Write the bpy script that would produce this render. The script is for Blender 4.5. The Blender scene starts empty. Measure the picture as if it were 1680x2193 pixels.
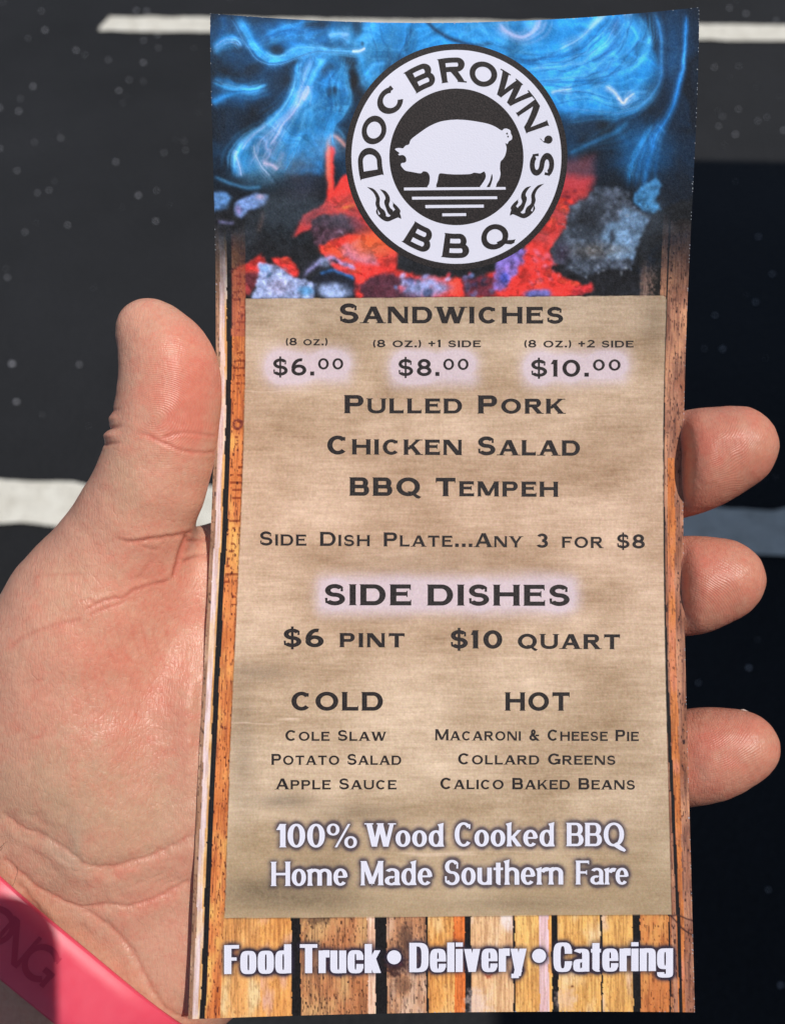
import bpy, math, random
import numpy as np
from mathutils import Matrix, Vector
from mathutils.geometry import tessellate_polygon

sc = bpy.context.scene
COL = sc.collection
R = math.radians

# ------------------------------------------------------------------ camera, sky, sun, exposure
# design units: the photograph is 1680 x 2193 units; F is the focal length in those units
F, CX, CY = 1883.0, 840.0, 1096.5
PITCH, ROLL, HEIGHT = R(53.28), R(-1.19), 1.3224
fwd = Vector((0, math.cos(PITCH), -math.sin(PITCH)))
up0 = Vector((0, math.sin(PITCH), math.cos(PITCH)))
rt0 = Vector((1, 0, 0))
rt = rt0 * math.cos(ROLL) + up0 * math.sin(ROLL)
up = -rt0 * math.sin(ROLL) + up0 * math.cos(ROLL)
ROT = np.array([[rt.x, up.x, -fwd.x], [rt.y, up.y, -fwd.y], [rt.z, up.z, -fwd.z]])
ORG = np.array([0.0, 0.0, HEIGHT])
cam_data = bpy.data.cameras.new('camera')
cam = bpy.data.objects.new('camera', cam_data)
COL.objects.link(cam)
M4 = Matrix([[ROT[i][j] for j in range(3)] + [ORG[i]] for i in range(3)] + [[0, 0, 0, 1]])
cam.matrix_world = M4
cam_data.sensor_fit = 'VERTICAL'
cam_data.lens = 4.15
cam_data.sensor_height = 4.15 * 2193 / F
cam_data.sensor_width = cam_data.sensor_height * 784 / 1024
cam_data.clip_start = 0.01
cam_data.clip_end = 3000
cam_data.dof.use_dof = True
cam_data.dof.focus_distance = 0.190
cam_data.dof.aperture_fstop = 2.2
sc.camera = cam

SUN_CAM = np.array([0.44, 0.50, 1.0]); SUN_CAM /= np.linalg.norm(SUN_CAM)
SUN = ROT @ SUN_CAM                       # direction towards the sun in the world
elev = math.asin(SUN[2]); azim = math.atan2(SUN[0], SUN[1])
world = bpy.data.worlds.new('World'); sc.world = world; world.use_nodes = True
wn = world.node_tree.nodes; wl = world.node_tree.links
sky = wn.new('ShaderNodeTexSky'); sky.sky_type = 'NISHITA'; sky.sun_disc = False
sky.sun_elevation = elev; sky.sun_rotation = azim
wl.new(sky.outputs[0], wn['Background'].inputs[0]); wn['Background'].inputs[1].default_value = 0.085
sun_data = bpy.data.lights.new('sun', 'SUN'); sun_data.energy = 3.6; sun_data.angle = R(0.53)
sun_data.color = (1.0, 0.96, 0.90)
sun = bpy.data.objects.new('sun', sun_data); COL.objects.link(sun)
sun.rotation_euler = Vector(SUN).to_track_quat('Z', 'Y').to_euler()
sun.location = (1, -1, 5)
sc.view_settings.view_transform = 'Standard'; sc.view_settings.look = 'None'
sc.view_settings.exposure = -0.2; sc.view_settings.gamma = 1.0

# ------------------------------------------------------------------ helpers
def cam2world(p):                          # p: (n,3) in millimetres, camera axes -> metres, world
    p = np.asarray(p, float)
    return (p * 0.001) @ ROT.T + ORG

def px(x, y, d):                           # a point seen at (x, y) at depth d mm
    x = np.asarray(x, float); y = np.asarray(y, float); d = np.asarray(d, float)
    return np.stack([(x - CX) / F * d, (CY - y) / F * d, -d + 0 * x], -1)

def ground_pt(x, y):
    d = ROT @ np.array([(x - CX) / F, (CY - y) / F, -1.0])
    t = -HEIGHT / d[2]
    return d[:2] * t

def lin(c):
    c = np.asarray(c, float) / 255.0
    return np.where(c <= 0.04045, c / 12.92, ((c + 0.055) / 1.055) ** 2.4)

def mesh_obj(name, verts, faces, mat=None, parent=None, smooth=False, origin=None):
    """verts: (n,3) world metres; faces: list of arrays (k,3) or (k,4)"""
    verts = np.asarray(verts, np.float64)
    if parent is not None:
        o0 = np.array(parent.location) if origin is None else origin
    else:
        o0 = verts.mean(0) if origin is None else np.asarray(origin, float)
    v = (verts - o0).astype(np.float32)
    if not isinstance(faces, (list, tuple)): faces = [faces]
    faces = [np.asarray(f, np.int32) for f in faces if len(f)]
    me = bpy.data.meshes.new(name)
    me.vertices.add(len(v)); me.vertices.foreach_set('co', v.ravel())
    lt = np.concatenate([f.ravel() for f in faces])
    tot = np.concatenate([np.full(len(f), f.shape[1], np.int32) for f in faces])
    me.loops.add(len(lt)); me.loops.foreach_set('vertex_index', lt)
    me.polygons.add(len(tot))
    me.polygons.foreach_set('loop_start', np.concatenate([[0], np.cumsum(tot)[:-1]]).astype(np.int32))
    me.polygons.foreach_set('loop_total', tot)
    me.polygons.foreach_set('use_smooth', np.full(len(tot), bool(smooth)))
    me.update(calc_edges=True); me.validate()
    ob = bpy.data.objects.new(name, me); COL.objects.link(ob)
    if mat: me.materials.append(mat)
    if parent is None: ob.location = o0
    else: ob.parent = parent
    return ob

def tag(o, label=None, cat=None, group=None, kind=None):
    if label: o['label'] = label
    if cat: o['category'] = cat
    if group: o['group'] = group
    if kind: o['kind'] = kind
    return o

def new_mat(name, rgb=(0.5, 0.5, 0.5), rough=0.6, spec=0.4):
    m = bpy.data.materials.new(name); m.use_nodes = True
    b = m.node_tree.nodes['Principled BSDF']
    b.inputs['Base Color'].default_value = (*rgb, 1); b.inputs['Roughness'].default_value = rough
    b.inputs['Specular IOR Level'].default_value = spec
    return m, m.node_tree.nodes, m.node_tree.links, b

def paper_bump(nd, lk, b, strength=0.25, scale=2600):
    tc = nd.new('ShaderNodeTexCoord'); n = nd.new('ShaderNodeTexNoise')
    n.inputs['Scale'].default_value = scale; n.inputs['Detail'].default_value = 2
    lk.new(tc.outputs['Object'], n.inputs['Vector'])
    bp = nd.new('ShaderNodeBump'); bp.inputs['Strength'].default_value = strength
    bp.inputs['Distance'].default_value = 0.00012
    lk.new(n.outputs['Fac'], bp.inputs['Height']); lk.new(bp.outputs[0], b.inputs['Normal'])
    return n

rng = np.random.default_rng(7)
_lat = rng.random((256, 256)).astype(np.float32)
def vn(x, y, seed=0):
    x = np.asarray(x, np.float32) + seed * 17.31; y = np.asarray(y, np.float32) + seed * 41.77
    xi = np.floor(x); yi = np.floor(y); fx = x - xi; fy = y - yi
    fx = fx * fx * (3 - 2 * fx); fy = fy * fy * (3 - 2 * fy)
    xi = xi.astype(np.int64); yi = yi.astype(np.int64)
    a = _lat[xi & 255, yi & 255]; b = _lat[(xi + 1) & 255, yi & 255]
    c = _lat[xi & 255, (yi + 1) & 255]; d = _lat[(xi + 1) & 255, (yi + 1) & 255]
    return (a * (1 - fx) + b * fx) * (1 - fy) + (c * (1 - fx) + d * fx) * fy
def fbm(x, y, seed=0, o=4):
    s = 0; a = 0.5; t = 0
    for k in range(o):
        s = s + a * vn(x * 2 ** k, y * 2 ** k, seed + k); t += a; a *= 0.5
    return s / t
def sstep(a, b, x):
    t = np.clip((x - a) / (b - a), 0, 1); return t * t * (3 - 2 * t)

# ------------------------------------------------------------------ the card's bent surface
_y  = np.array([22, 320, 605, 769, 1030, 1288, 1550, 1811, 2004, 2176.])
_xl = np.array([450, 455.5, 461, 463, 455, 443, 431, 417, 410, 403.])
_xr = np.array([1496, 1487, 1473, 1467, 1462.5, 1462.5, 1471, 1477, 1482, 1487.])
CARD_W = 105.0
_pl = np.polyfit((_y - 1100) / 1000, _xl, 5); _pr = np.polyfit((_y - 1100) / 1000, _xr, 5)
def card_depth(y):
    t = (y - 1100) / 1000
    return CARD_W * F / (np.polyval(_pr, t) - np.polyval(_pl, t))
_yt = np.linspace(0, 1, 400)
# arc-length along the middle of the card, so the print keeps its scale
_py = 22 + _yt * (2176 - 22)
_mid = px(np.full(400, 950.), _py, card_depth(_py))
_s = np.concatenate([[0], np.cumsum(np.linalg.norm(np.diff(_mid, axis=0), axis=1))]); CARD_H = _s[-1]; _s /= _s[-1]
def card_S(u, v):
    u = np.asarray(u, float); v = np.asarray(v, float)
    y0 = np.interp(v, _s, _py); lo = (v < 0) | (v > 1)
    y0 = np.where(v < 0, 22 + v * 2150, np.where(v > 1, 2176 + (v - 1) * 2150, y0))
    t = (y0 - 1100) / 1000
    xl = np.polyval(_pl, t); xr = np.polyval(_pr, t); d = CARD_W * F / (xr - xl)
    yl = y0 + (28.5 - 22) * np.clip(1 - v, 0, 1) ** 2 + 7.0 * np.clip(v, 0, 1) ** 3
    yr = y0 - (22 - 15.5) * np.clip(1 - v, 0, 1) ** 2 - 8.0 * np.clip(v, 0, 1) ** 3
    L = px(xl, yl, d); Rr = px(xr, yr, d)
    p = L * (1 - u)[..., None] + Rr * u[..., None]
    cup = (3.6 * (1 - v) ** 2 + 1.2) * (4 * u * (1 - u)) 
    p[..., 2] -= cup
    return p
def card_frame(u, v):
    e = 1e-3; p = card_S(u, v)
    du = card_S(u + e, v) - card_S(u - e, v); dv = card_S(u, v + e) - card_S(u, v - e)
    n = -np.cross(du, dv); n /= np.linalg.norm(n, axis=-1, keepdims=True)
    n *= np.sign(n[..., 2:3])
    return p, n
def proj(p):
    d = -p[..., 2]; return p[..., 0] / d * F + CX, CY - p[..., 1] / d * F
def px2uv(x, y):
    x = np.asarray(x, float); y = np.asarray(y, float)
    u = (x - 450) / 1030; v = (y - 25) / 2150
    for _ in range(8):
        e = 1e-4
        X, Y = proj(card_S(u, v)); Xu, Yu = proj(card_S(u + e, v)); Xv, Yv = proj(card_S(u, v + e))
        a, b, c, d = (Xu - X) / e, (Xv - X) / e, (Yu - Y) / e, (Yv - Y) / e
        det = a * d - b * c; rx, ry = x - X, y - Y
        u = u + (d * rx - b * ry) / det; v = v + (-c * rx + a * ry) / det
    return u, v
def on_card(x, y, lift):
    u, v = px2uv(x, y); p, n = card_frame(u, v)
    return p + n * np.asarray(lift)[..., None] if np.ndim(lift) else p + n * lift
# ------------------------------------------------------------------ lettering: glyphs as strips of quads
def g_line(x0, y0, x1, y1, w0, w1=None):          # cut horizontally (for stems and diagonals)
    w1 = w0 if w1 is None else w1
    return [((x0 - w0 / 2, y0), (x0 + w0 / 2, y0)), ((x1 - w1 / 2, y1), (x1 + w1 / 2, y1))]
def g_bar(x0, x1, y, h, h1=None):                  # horizontal bar between y and y+h
    h1 = h if h1 is None else h1; c = y + h / 2
    return [((x0, y), (x0, y + h)), ((x1, c - h1 / 2), (x1, c + h1 / 2))]
def g_ring(cx, cy, rx, ry, a, b, t0=0, t1=360, n=2.0):
    N = max(6, int(abs(t1 - t0) / 11)); out = []
    for i in range(N + 1):
        t = R(t0 + (t1 - t0) * i / N); c, s = math.cos(t), math.sin(t)
        c = math.copysign(abs(c) ** (2 / n), c); s = math.copysign(abs(s) ** (2 / n), s)
        out.append(((cx + rx * c, cy + ry * s), (cx + (rx - a) * c, cy + (ry - b) * s)))
    return out
class Style:
    def __init__(s, w, h, f, n=2.0, xs=1.0, X=0.72, sp=0.1, lw=None, serif=True):
        s.w, s.h, s.f, s.n, s.xs, s.X, s.sp, s.serif = w, h, f, n, xs, X, sp, serif
COP_B = Style(.265, .20, .045, sp=.20)
COP_M = Style(.235, .18, .035, sp=.20)
COP_L = Style(.22, .18, .028, sp=.22)
WOOD = Style(.19, .10, .035, n=2.1, xs=.70, X=.69, sp=.07, serif=False)
IMP = Style(.205, .125, .0, n=3.4, xs=.50, X=.78, sp=.035, serif=False)

def glyph(ch, S):
    w, h, f, n, X = S.w, S.h, S.f, S.n, S.X
    xs = S.xs; P = []; A = P.append
    def stem(x, y0=0, y1=1.0, ww=None):           # x is the centre
        ww = ww or w; e = .055
        if f > 0 and y1 - y0 > .2:
            A([((x - ww / 2 - f, y0), (x + ww / 2 + f, y0)), ((x - ww / 2, y0 + e), (x + ww / 2, y0 + e)),
               ((x - ww / 2, y1 - e), (x + ww / 2, y1 - e)), ((x - ww / 2 - f, y1), (x + ww / 2 + f, y1))])
        else: A(g_line(x, y0, x, y1, ww))
    def bar(x0, x1, y, hh=None, tick=None):
        hh = hh or h; A(g_bar(x0, x1, y, hh))
        if tick and S.f > 0: A([((x1 - .035, y + (-f if tick < 0 else 0)), (x1 - .035, y + hh + (f if tick > 0 else 0))), ((x1 + .012, y + (0 if tick > 0 else -f * 1.8)), (x1 + .012, y + hh + (f * 1.8 if tick > 0 else 0)))] if tick in (1, -1) else
                                [((x1 - .035, y - f), (x1 - .035, y + hh + f)), ((x1 + .012, y - f * 1.5), (x1 + .012, y + hh + f * 1.5))])
    def diag(x0, y0, x1, y1, ww): A(g_line(x0, y0, x1, y1, ww))
    def foot(x, y, wd):
        if f > 0: A(g_bar(x - wd / 2, x + wd / 2, y if y < .5 else y - .05, .05))
    def bowl(x0, xr, yb, yt, ww=None):
        ww = ww or w; ry = (yt - yb) / 2; rx = min((xr - x0) * .75, ry * (1.0 if S.n < 3 else .8)); x1 = xr - rx
        A(g_bar(x0, x1, yb, h)); A(g_bar(x0, x1, yt - h, h)); A(g_ring(x1, yb + ry, rx, ry, ww, h, -90, 90, n))
    def ring(cx, cy, rx, ry, t0=0, t1=360, a=None, b=None): A(g_ring(cx, cy, rx, ry, a or w, b or h, t0, t1, n))
    hd = w * 1.06
    if ch == 'A':
        W = 1.14 * xs; diag(w * .35, 0, W / 2 - w * .1, 1, hd * .8); diag(W - w * .5, 0, W / 2 + w * .05, 1, hd * 1.15); bar(W * .25, W * .8, .25, h * .9); foot(w * .35, 0, w * 1.9); foot(W - w * .5, 0, w * 2.1); return P, W
    if ch == 'B': W = .98 * xs; stem(w / 2); bowl(w * .5, W * .95, .5 - h / 2, 1); bowl(w * .5, W, 0, .5 + h / 2); return P, W
    if ch in 'CG':
        W = (1.06 if ch == 'C' else 1.12) * xs; t = 42 if n < 3 else 12
        ring(W / 2, .5, W / 2, .51, t, 360 - t)
        if n > 3:
            A(g_line(W - w / 2, .62, W - w / 2, .78, w)); A(g_line(W - w / 2, .22, W - w / 2, .36, w))
        else:
            cx_, sy = W / 2 + W / 2 * math.cos(R(t)) - w * .35, .5 + .51 * math.sin(R(t)); A(g_line(cx_ + .03, sy - .10, cx_ + .035, sy + .09, w * .34, w * .34))
        if ch == 'G': A(g_line(W - w / 2, .05, W - w / 2, .44, w)); A(g_bar(W - w * 2.1, W + .02, .36, h * .9))
        return P, W
    if ch == 'D': W = 1.10 * xs; stem(w / 2); bowl(w * .5, W, 0, 1); return P, W
    if ch in 'EF':
        W = (.88 if ch == 'E' else .84) * xs; stem(w / 2); bar(w * .5, W, 1 - h, tick=-1); bar(w * .5, W * .84, .46, h * .9, tick=2)
        if ch == 'E': bar(w * .5, W + .02, 0, tick=1)
        return P, W
    if ch == 'H': W = 1.12 * xs; stem(w / 2); stem(W - w / 2); bar(w * .5, W - w * .5, .44); return P, W
    if ch == 'I': stem(w / 2); return P, w
    if ch == 'K': W = 1.06 * xs; stem(w / 2); diag(w * .9, .34, W - w * .6, 1, hd * .9); diag(W - w * .5, 0, W * .42, .62, hd * 1.15); foot(W - w * .5, 0, w * 1.9); foot(W - w * .6, 1, w * 1.8); return P, W
    if ch == 'L': W = .84 * xs; stem(w / 2); bar(w * .5, W, 0, tick=1); return P, W
    if ch == 'M':
        W = 1.30 * xs; stem(w * .42, ww=w * .75); stem(W - w / 2); diag(W / 2, .06, w * .62, 1, hd * 1.1); diag(W / 2, .06, W - w * .55, 1, hd * .8); foot(W / 2, 0, .02); return P, W
    if ch == 'N': W = 1.12 * xs; stem(w * .4, ww=w * .75); stem(W - w * .4, ww=w * .75); diag(W - w * .62, 0, w * .62, 1, hd * 1.3); return P, W
    if ch == 'O': W = 1.20 * xs; ring(W / 2, .5, W / 2, .51); return P, W
    if ch == 'Q':
        W = 1.20 * xs; ring(W / 2, .5, W / 2, .51)
        if n > 2.05: A([((W * .42, .04), (W * .62, .16)), ((W * .8, -.17), (W * 1.0, -.08)), ((W * 1.02, -.24), (W * 1.1, -.17))])
        else: A([((W * .50, .17), (W * .48, .26)), ((W * .62, .12), (W * .64, .25)), ((W * .86, -.12), (W * 1.0, -.02)), ((W * .96, -.14), (W * 1.06, -.04))])
        return P, W
    if ch == 'P': W = .94 * xs; stem(w / 2); bowl(w * .5, W, .38, 1); return P, W
    if ch == 'R': W = 1.04 * xs; stem(w / 2); bowl(w * .5, W * .93, .42, 1); diag(W - w * .5, 0, W * .5, .48, hd * 1.15); foot(W - w * .45, 0, w * 1.7); return P, W
    if ch in 'S$':
        W = .90 * xs; ry = (.51 + h / 2) / 2; ring(W / 2, 1.01 - ry, W / 2 * .94, ry, 28, 270, a=w * .92); ring(W / 2, -.01 + ry, W / 2, ry, 90, -155, a=w * .92)
        A(g_line(W * .84, .66, W * .85, .88, w * .4, w * .3)); A(g_line(W * .10, .10, W * .09, .35, w * .3, w * .42))
        if ch == '$': A(g_line(W / 2, -.13, W / 2, 1.13, w * .5))
        return P, W
    if ch == 'T':
        W = 1.0 * xs; stem(W / 2, 0, 1 - h * .5); bar(0, W, 1 - h)
        if f > 0: A(g_line(.02, 1 - h - .075, .035, 1, .03, .07)); A(g_line(W - .02, 1 - h - .075, W - .035, 1, .03, .07))
        return P, W
    if ch == 'U':
        W = 1.08 * xs; ry = .40; A(g_ring(W / 2, ry, W / 2, ry + .01, w * .9, h, 180, 360, 2.3)); A(g_line(w * .45, ry, w * .45, 1, w * .9)); A(g_line(W - w * .45, ry, W - w * .45, 1, w * .9)); foot(w * .45, 1, w * 1.5); foot(W - w * .45, 1, w * 1.5); return P, W
    if ch == 'W':
        W = 1.58 * xs; a = W * .29; diag(a, 0, w * .5, 1, hd * 1.1); diag(a + w * .1, 0, W / 2, 1, hd * .8); diag(W - a, 0, W / 2, 1, hd * 1.1); diag(W - a + w * .1, 0, W - w * .4, 1, hd * .8)
        foot(w * .5, 1, w * 1.9); foot(W - w * .4, 1, w * 1.7); foot(W / 2, 1, w * 1.5); return P, W
    if ch == 'Y': W = 1.08 * xs; stem(W / 2, 0, .45); diag(W / 2, .36, w * .5, 1, hd * 1.15); diag(W / 2, .36, W - w * .45, 1, hd * .9); foot(w * .5, 1, w * 1.9); foot(W - w * .45, 1, w * 1.8); return P, W
    if ch == 'Z': W = .92 * xs; bar(0, W * .97, 1 - h); bar(0, W, 0, tick=1); diag(w * .65, h * .5, W - w * .68, 1 - h * .5, hd * 1.2); return P, W
    if ch == '&':
        W = 1.05; ring(W * .42, .76, .23, .25, a=w * .85, b=h * .85); ring(W * .40, .28, .38, .29, 60, 350); diag(W - w * .5, 0, W * .26, .62, hd * 1.2); A(g_bar(W * .62, W * .95, .40, h * .8)); return P, W
    if ch == '.': A(g_line(w * .6, 0, w * .6, w * 1.05, w * 1.1)); return P, w * 1.2
    if ch == ',': A(g_ring(w * .7, 1 - w * .7, w * .7, w * .7, w * .68, w * .68)); A([((w * .9, 1 - w * .4), (w * 1.4, 1 - w * .7)), ((w * .8, 1 - w * 1.7), (w * 1.1, 1 - w * 1.5)), ((w * .2, 1 - w * 2.1), (w * .25, 1 - w * 1.95))]); return P, w * 1.4
    if ch == '+': A(g_bar(0, .72, .42, h)); A(g_line(.36, .47 - .36 , .36, .47 + .36, h)); return P, .72
    if ch == '(': ring(.42, .46, .42, .68, 125, 235, a=w * .8); return P, .2
    if ch == ')': ring(-.2, .46, .42, .68, -55, 55, a=w * .8); return P, .22
    if ch == '1':
        W = .40 * (xs if n > 2.05 else 1); stem(W - w * .75 if xs == 1 else W - w / 2); diag(W * .12 if xs == 1 else 0.02, .74, W - w * .9 if xs == 1 else W - w * .7, 1.0, w * .7); return P, W
    if ch == '0': W = (.98 if xs == 1 else .88 * xs); ring(W / 2, .5, W / 2, .51); return P, W
    if ch == '2':
        W = .84; ring(W / 2, .70, W / 2 * .95, .31, 160, -30); diag(w * .6, h * .5, W - w * .85, .62, hd * 1.1); bar(0, W, 0, tick=1); return P, W
    if ch == '3': W = .84; ry = (.51 + h / 2) / 2; ring(W / 2, 1.01 - ry, W / 2 * .9, ry, 155, -90); ring(W / 2, -.01 + ry, W / 2, ry, 90, -155); return P, W
    if ch == '6': W = .90; ring(W / 2, .32, W / 2, .33); ring(W * .62, .42, W * .62, .60, 180, 78); return P, W
    if ch == '8': W = .88; ry = (.51 + h / 2) / 2; ring(W / 2, 1.01 - ry, W / 2 * .88, ry); ring(W / 2, -.01 + ry, W / 2, ry); return P, W
    if ch == '%':
        W = 1.05; ring(.22, .76, .22, .255, a=w * .62, b=h * .8); ring(W - .22, .22, .22, .255, a=w * .62, b=h * .8); diag(W * .30, 0, W * .74, 1, h * .85); return P, W
    # ---- lower case
    k = xs / .70
    W = (.60 if n < 3 else .64) * k; Ww = W; r = W / 2; ry = X / 2 + .01
    asc = 1.0
    def st(x, y0, y1):
        if n < 3: A([((x - w / 2 - .02, y0), (x + w / 2 + .03, y0)), ((x - w * .44, y0 + .12), (x + w * .44, y0 + .12)), ((x - w * .44, y1 - .16), (x + w * .44, y1 - .16)), ((x - w / 2 - .05, y1 - .05), (x + w / 2 + .01, y1 + .02))])
        else: A(g_line(x, y0, x, y1, w))
    if ch == 'o': ring(r, X / 2, r, ry); return P, W
    if ch == 'd': ring(r, X / 2, r, ry, 20, 340) if n < 3 else ring(r, X / 2, r, ry); st(W - w / 2, 0, asc); return P, W
    if ch == 'c':
        t = 40 if n < 3 else 10; ring(r, X / 2, r, ry, t, 360 - t)
        if n > 3: A(g_line(W - w / 2, X * .58, W - w / 2, X * .8, w)); A(g_line(W - w / 2, X * .2, W - w / 2, X * .40, w))
        return P, W
    if ch == 'e':
        ring(r, X / 2, r, ry, 0, 318 if n < 3 else 345); A(g_bar(w * .5, W - w * .3, X * .46, h * .75))
        if n > 3: A(g_line(W - w / 2, X * .2, W - w / 2, X * .36, w)); A(g_line(W - w / 2, X * .46, W - w / 2, X * .6, w))
        return P, W
    if ch == 'a':
        ring(r * .92, X * .27, r * .92, X * .28, 60, 330, a=w * .95, b=h * .9); A(g_ring(W - r - .0, X - X * .30, r, X * .31, w, h, 0, 150, n)); A(g_line(W - w / 2, 0, W - w / 2, X * .72, w, w))
        if n < 3: A(g_line(W + .0, 0, W - w * .5, .12, w * .5, w))
        return P, W + .01
    if ch == 'g':
        ring(r, X * .54, r, X * .46); A(g_line(W - w / 2, -.06, W - w / 2, X, w)); A(g_ring(r, -.04, r, .19, w, h, 180, 360, n)); return P, W
    if ch in 'nmhu':
        y1 = asc if ch == 'h' else X
        if ch == 'u':
            A(g_line(w / 2, X * .25, w / 2, X, w)); A(g_ring(r, X * .3, r, X * .31, w, h, 180, 360, n)); A(g_line(W - w / 2, 0, W - w / 2, X, w)); return P, W
        st(w / 2, 0, y1)
        A(g_ring(W - r, X - X * .34, r, X * .35, w, h * 1.15, 0, 150 if n < 3 else 180, n)); A(g_line(W - w / 2, 0, W - w / 2, X * .68, w * 1.04, w))
        if ch == 'm':
            o = W - w; A(g_ring(o + W - r, X - X * .34, r, X * .35, w, h * 1.15, 0, 150, n)); A(g_line(o + W - w / 2, 0, o + W - w / 2, X * .68, w * 1.04, w)); return P, o + W
        return P, W
    if ch == 'r': W = .42 * k; st(w / 2, 0, X); A(g_ring(W * .95, X - X * .34, W * .62, X * .35, w * .9, h * 1.6, 60, 165, n)) if n < 3 else (A(g_bar(w * .6, W * 1.05, X - .24, .25, .25)) ); return P, W
    if ch == 't':
        W = .40 * k; A(g_line(W * .5, .08, W * .5, X + .2, w)); A(g_bar(0, W, X - h, h)); A(g_ring(W * .5 + w * .3, .13, w * .8, .14, w * .6, h, 180, 290, 2)); return P, W
    if ch == 'i': A(g_line(w / 2, 0, w / 2, X, w)); A(g_line(w / 2, .86, w / 2, 1.0, w)); return P, w
    if ch == 'l': A(g_line(w / 2, 0, w / 2, 1, w)); return P, w
    if ch == 'k': st(w / 2, 0, asc); diag(w * .8, X * .42, W - w * .45, X, w * .85); diag(W - w * .5, 0, w * 1.05, X * .62, w * 1.1); return P, W
    if ch == 'v': diag(W / 2, 0, w * .5, X, w); diag(W / 2, 0, W - w * .5, X, w); return P, W
    if ch == 'y': diag(W / 2, .0, w * .5, X, w); diag(W * .42, -.08, W - w * .5, X, w); A(g_bar(W * .05, W * .52, -.22, .15)); diag(W * .44, -.15, W / 2, .05, w * .9); return P, W
    raise ValueError(ch)

def layout(s, S, small=None, S2=None, space=.42, adj=None):
    """returns a list of (strip arrays (n,2,2)) in em units and the total width; lower case -> small capitals"""
    out = []; x = 0.0; x_end = 0
    for ch in s:
        if ch == ' ': x += space; continue
        k, St, g = 1.0, S, ch; dy = 0
        if small and (ch.islower()): k, St, g = small, S2 or S, ch.upper()
        if small and ch in '@': k, St, g, dy = .66, S2 or S, '0', .36        # raised small zero
        P, W = glyph(g, St)
        for st in P:
            a = np.array(st, float); a *= k; a[..., 0] += x; a[..., 1] += dy; out.append(a)
        x_end = x + W * k; x = x_end + St.sp
    lo = min(a[..., 0].min() for a in out); hi = max(a[..., 0].max() for a in out)
    return out, lo, hi

class Print:
    """collects flat printed shapes in photo units, then lays them on the card"""
    def __init__(s): s.v = []; s.f = []; s.n = 0; s.lift = []; s.k = 0
    def strip(s, A, base):                  # A (n,2,2) photo units
        n = len(A); s.v.append(A.reshape(-1, 2)); s.k += 1
        s.lift.append(np.full(2 * n, base + (s.k % 24) * 0.0012))
        i = np.arange(n - 1) * 2 + s.n
        s.f.append(np.stack([i, i + 1, i + 3, i + 2], -1)); s.n += 2 * n
    def build(s, name, mat, parent):
        v = np.concatenate(s.v); l = np.concatenate(s.lift); p = on_card(v[:, 0], v[:, 1], l)
        f = np.concatenate(s.f)
        # make all faces look towards the camera side
        a, b, c = v[f[:, 0]], v[f[:, 1]], v[f[:, 2]]
        cr = (b - a)[:, 0] * (c - a)[:, 1] - (b - a)[:, 1] * (c - a)[:, 0]
        f = np.where((cr > 0)[:, None], f[:, ::-1], f)
        return mesh_obj(name, cam2world(p), [f], mat, parent)

def densify(a, step=.12):
    out = [a[0]]
    for q in range(1, len(a)):
        L = max(np.abs(a[q] - a[q - 1]).max(), 1e-6); m = int(L / step) + 1
        for j in range(1, m + 1): out.append(a[q - 1] + (a[q] - a[q - 1]) * j / m)
    return np.array(out)

TEXT_HALO = []                                # strips by style of halo, for the print behind the letters
def line(s, x0, x1, yb0, yb1, H, S, small=None, S2=None, space=.42, halo=None):
    strips, lo, hi = layout(s, S, small, S2, space)
    res = []
    for a in strips:
        a = densify(a, .5); t = (a[..., 0] - lo) / (hi - lo)
        X = x0 + t * (x1 - x0); Y = yb0 + t * (yb1 - yb0) - a[..., 1] * H
        res.append(np.stack([X, Y], -1))
    if halo: TEXT_HALO.append((halo, res))
    return res

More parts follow.
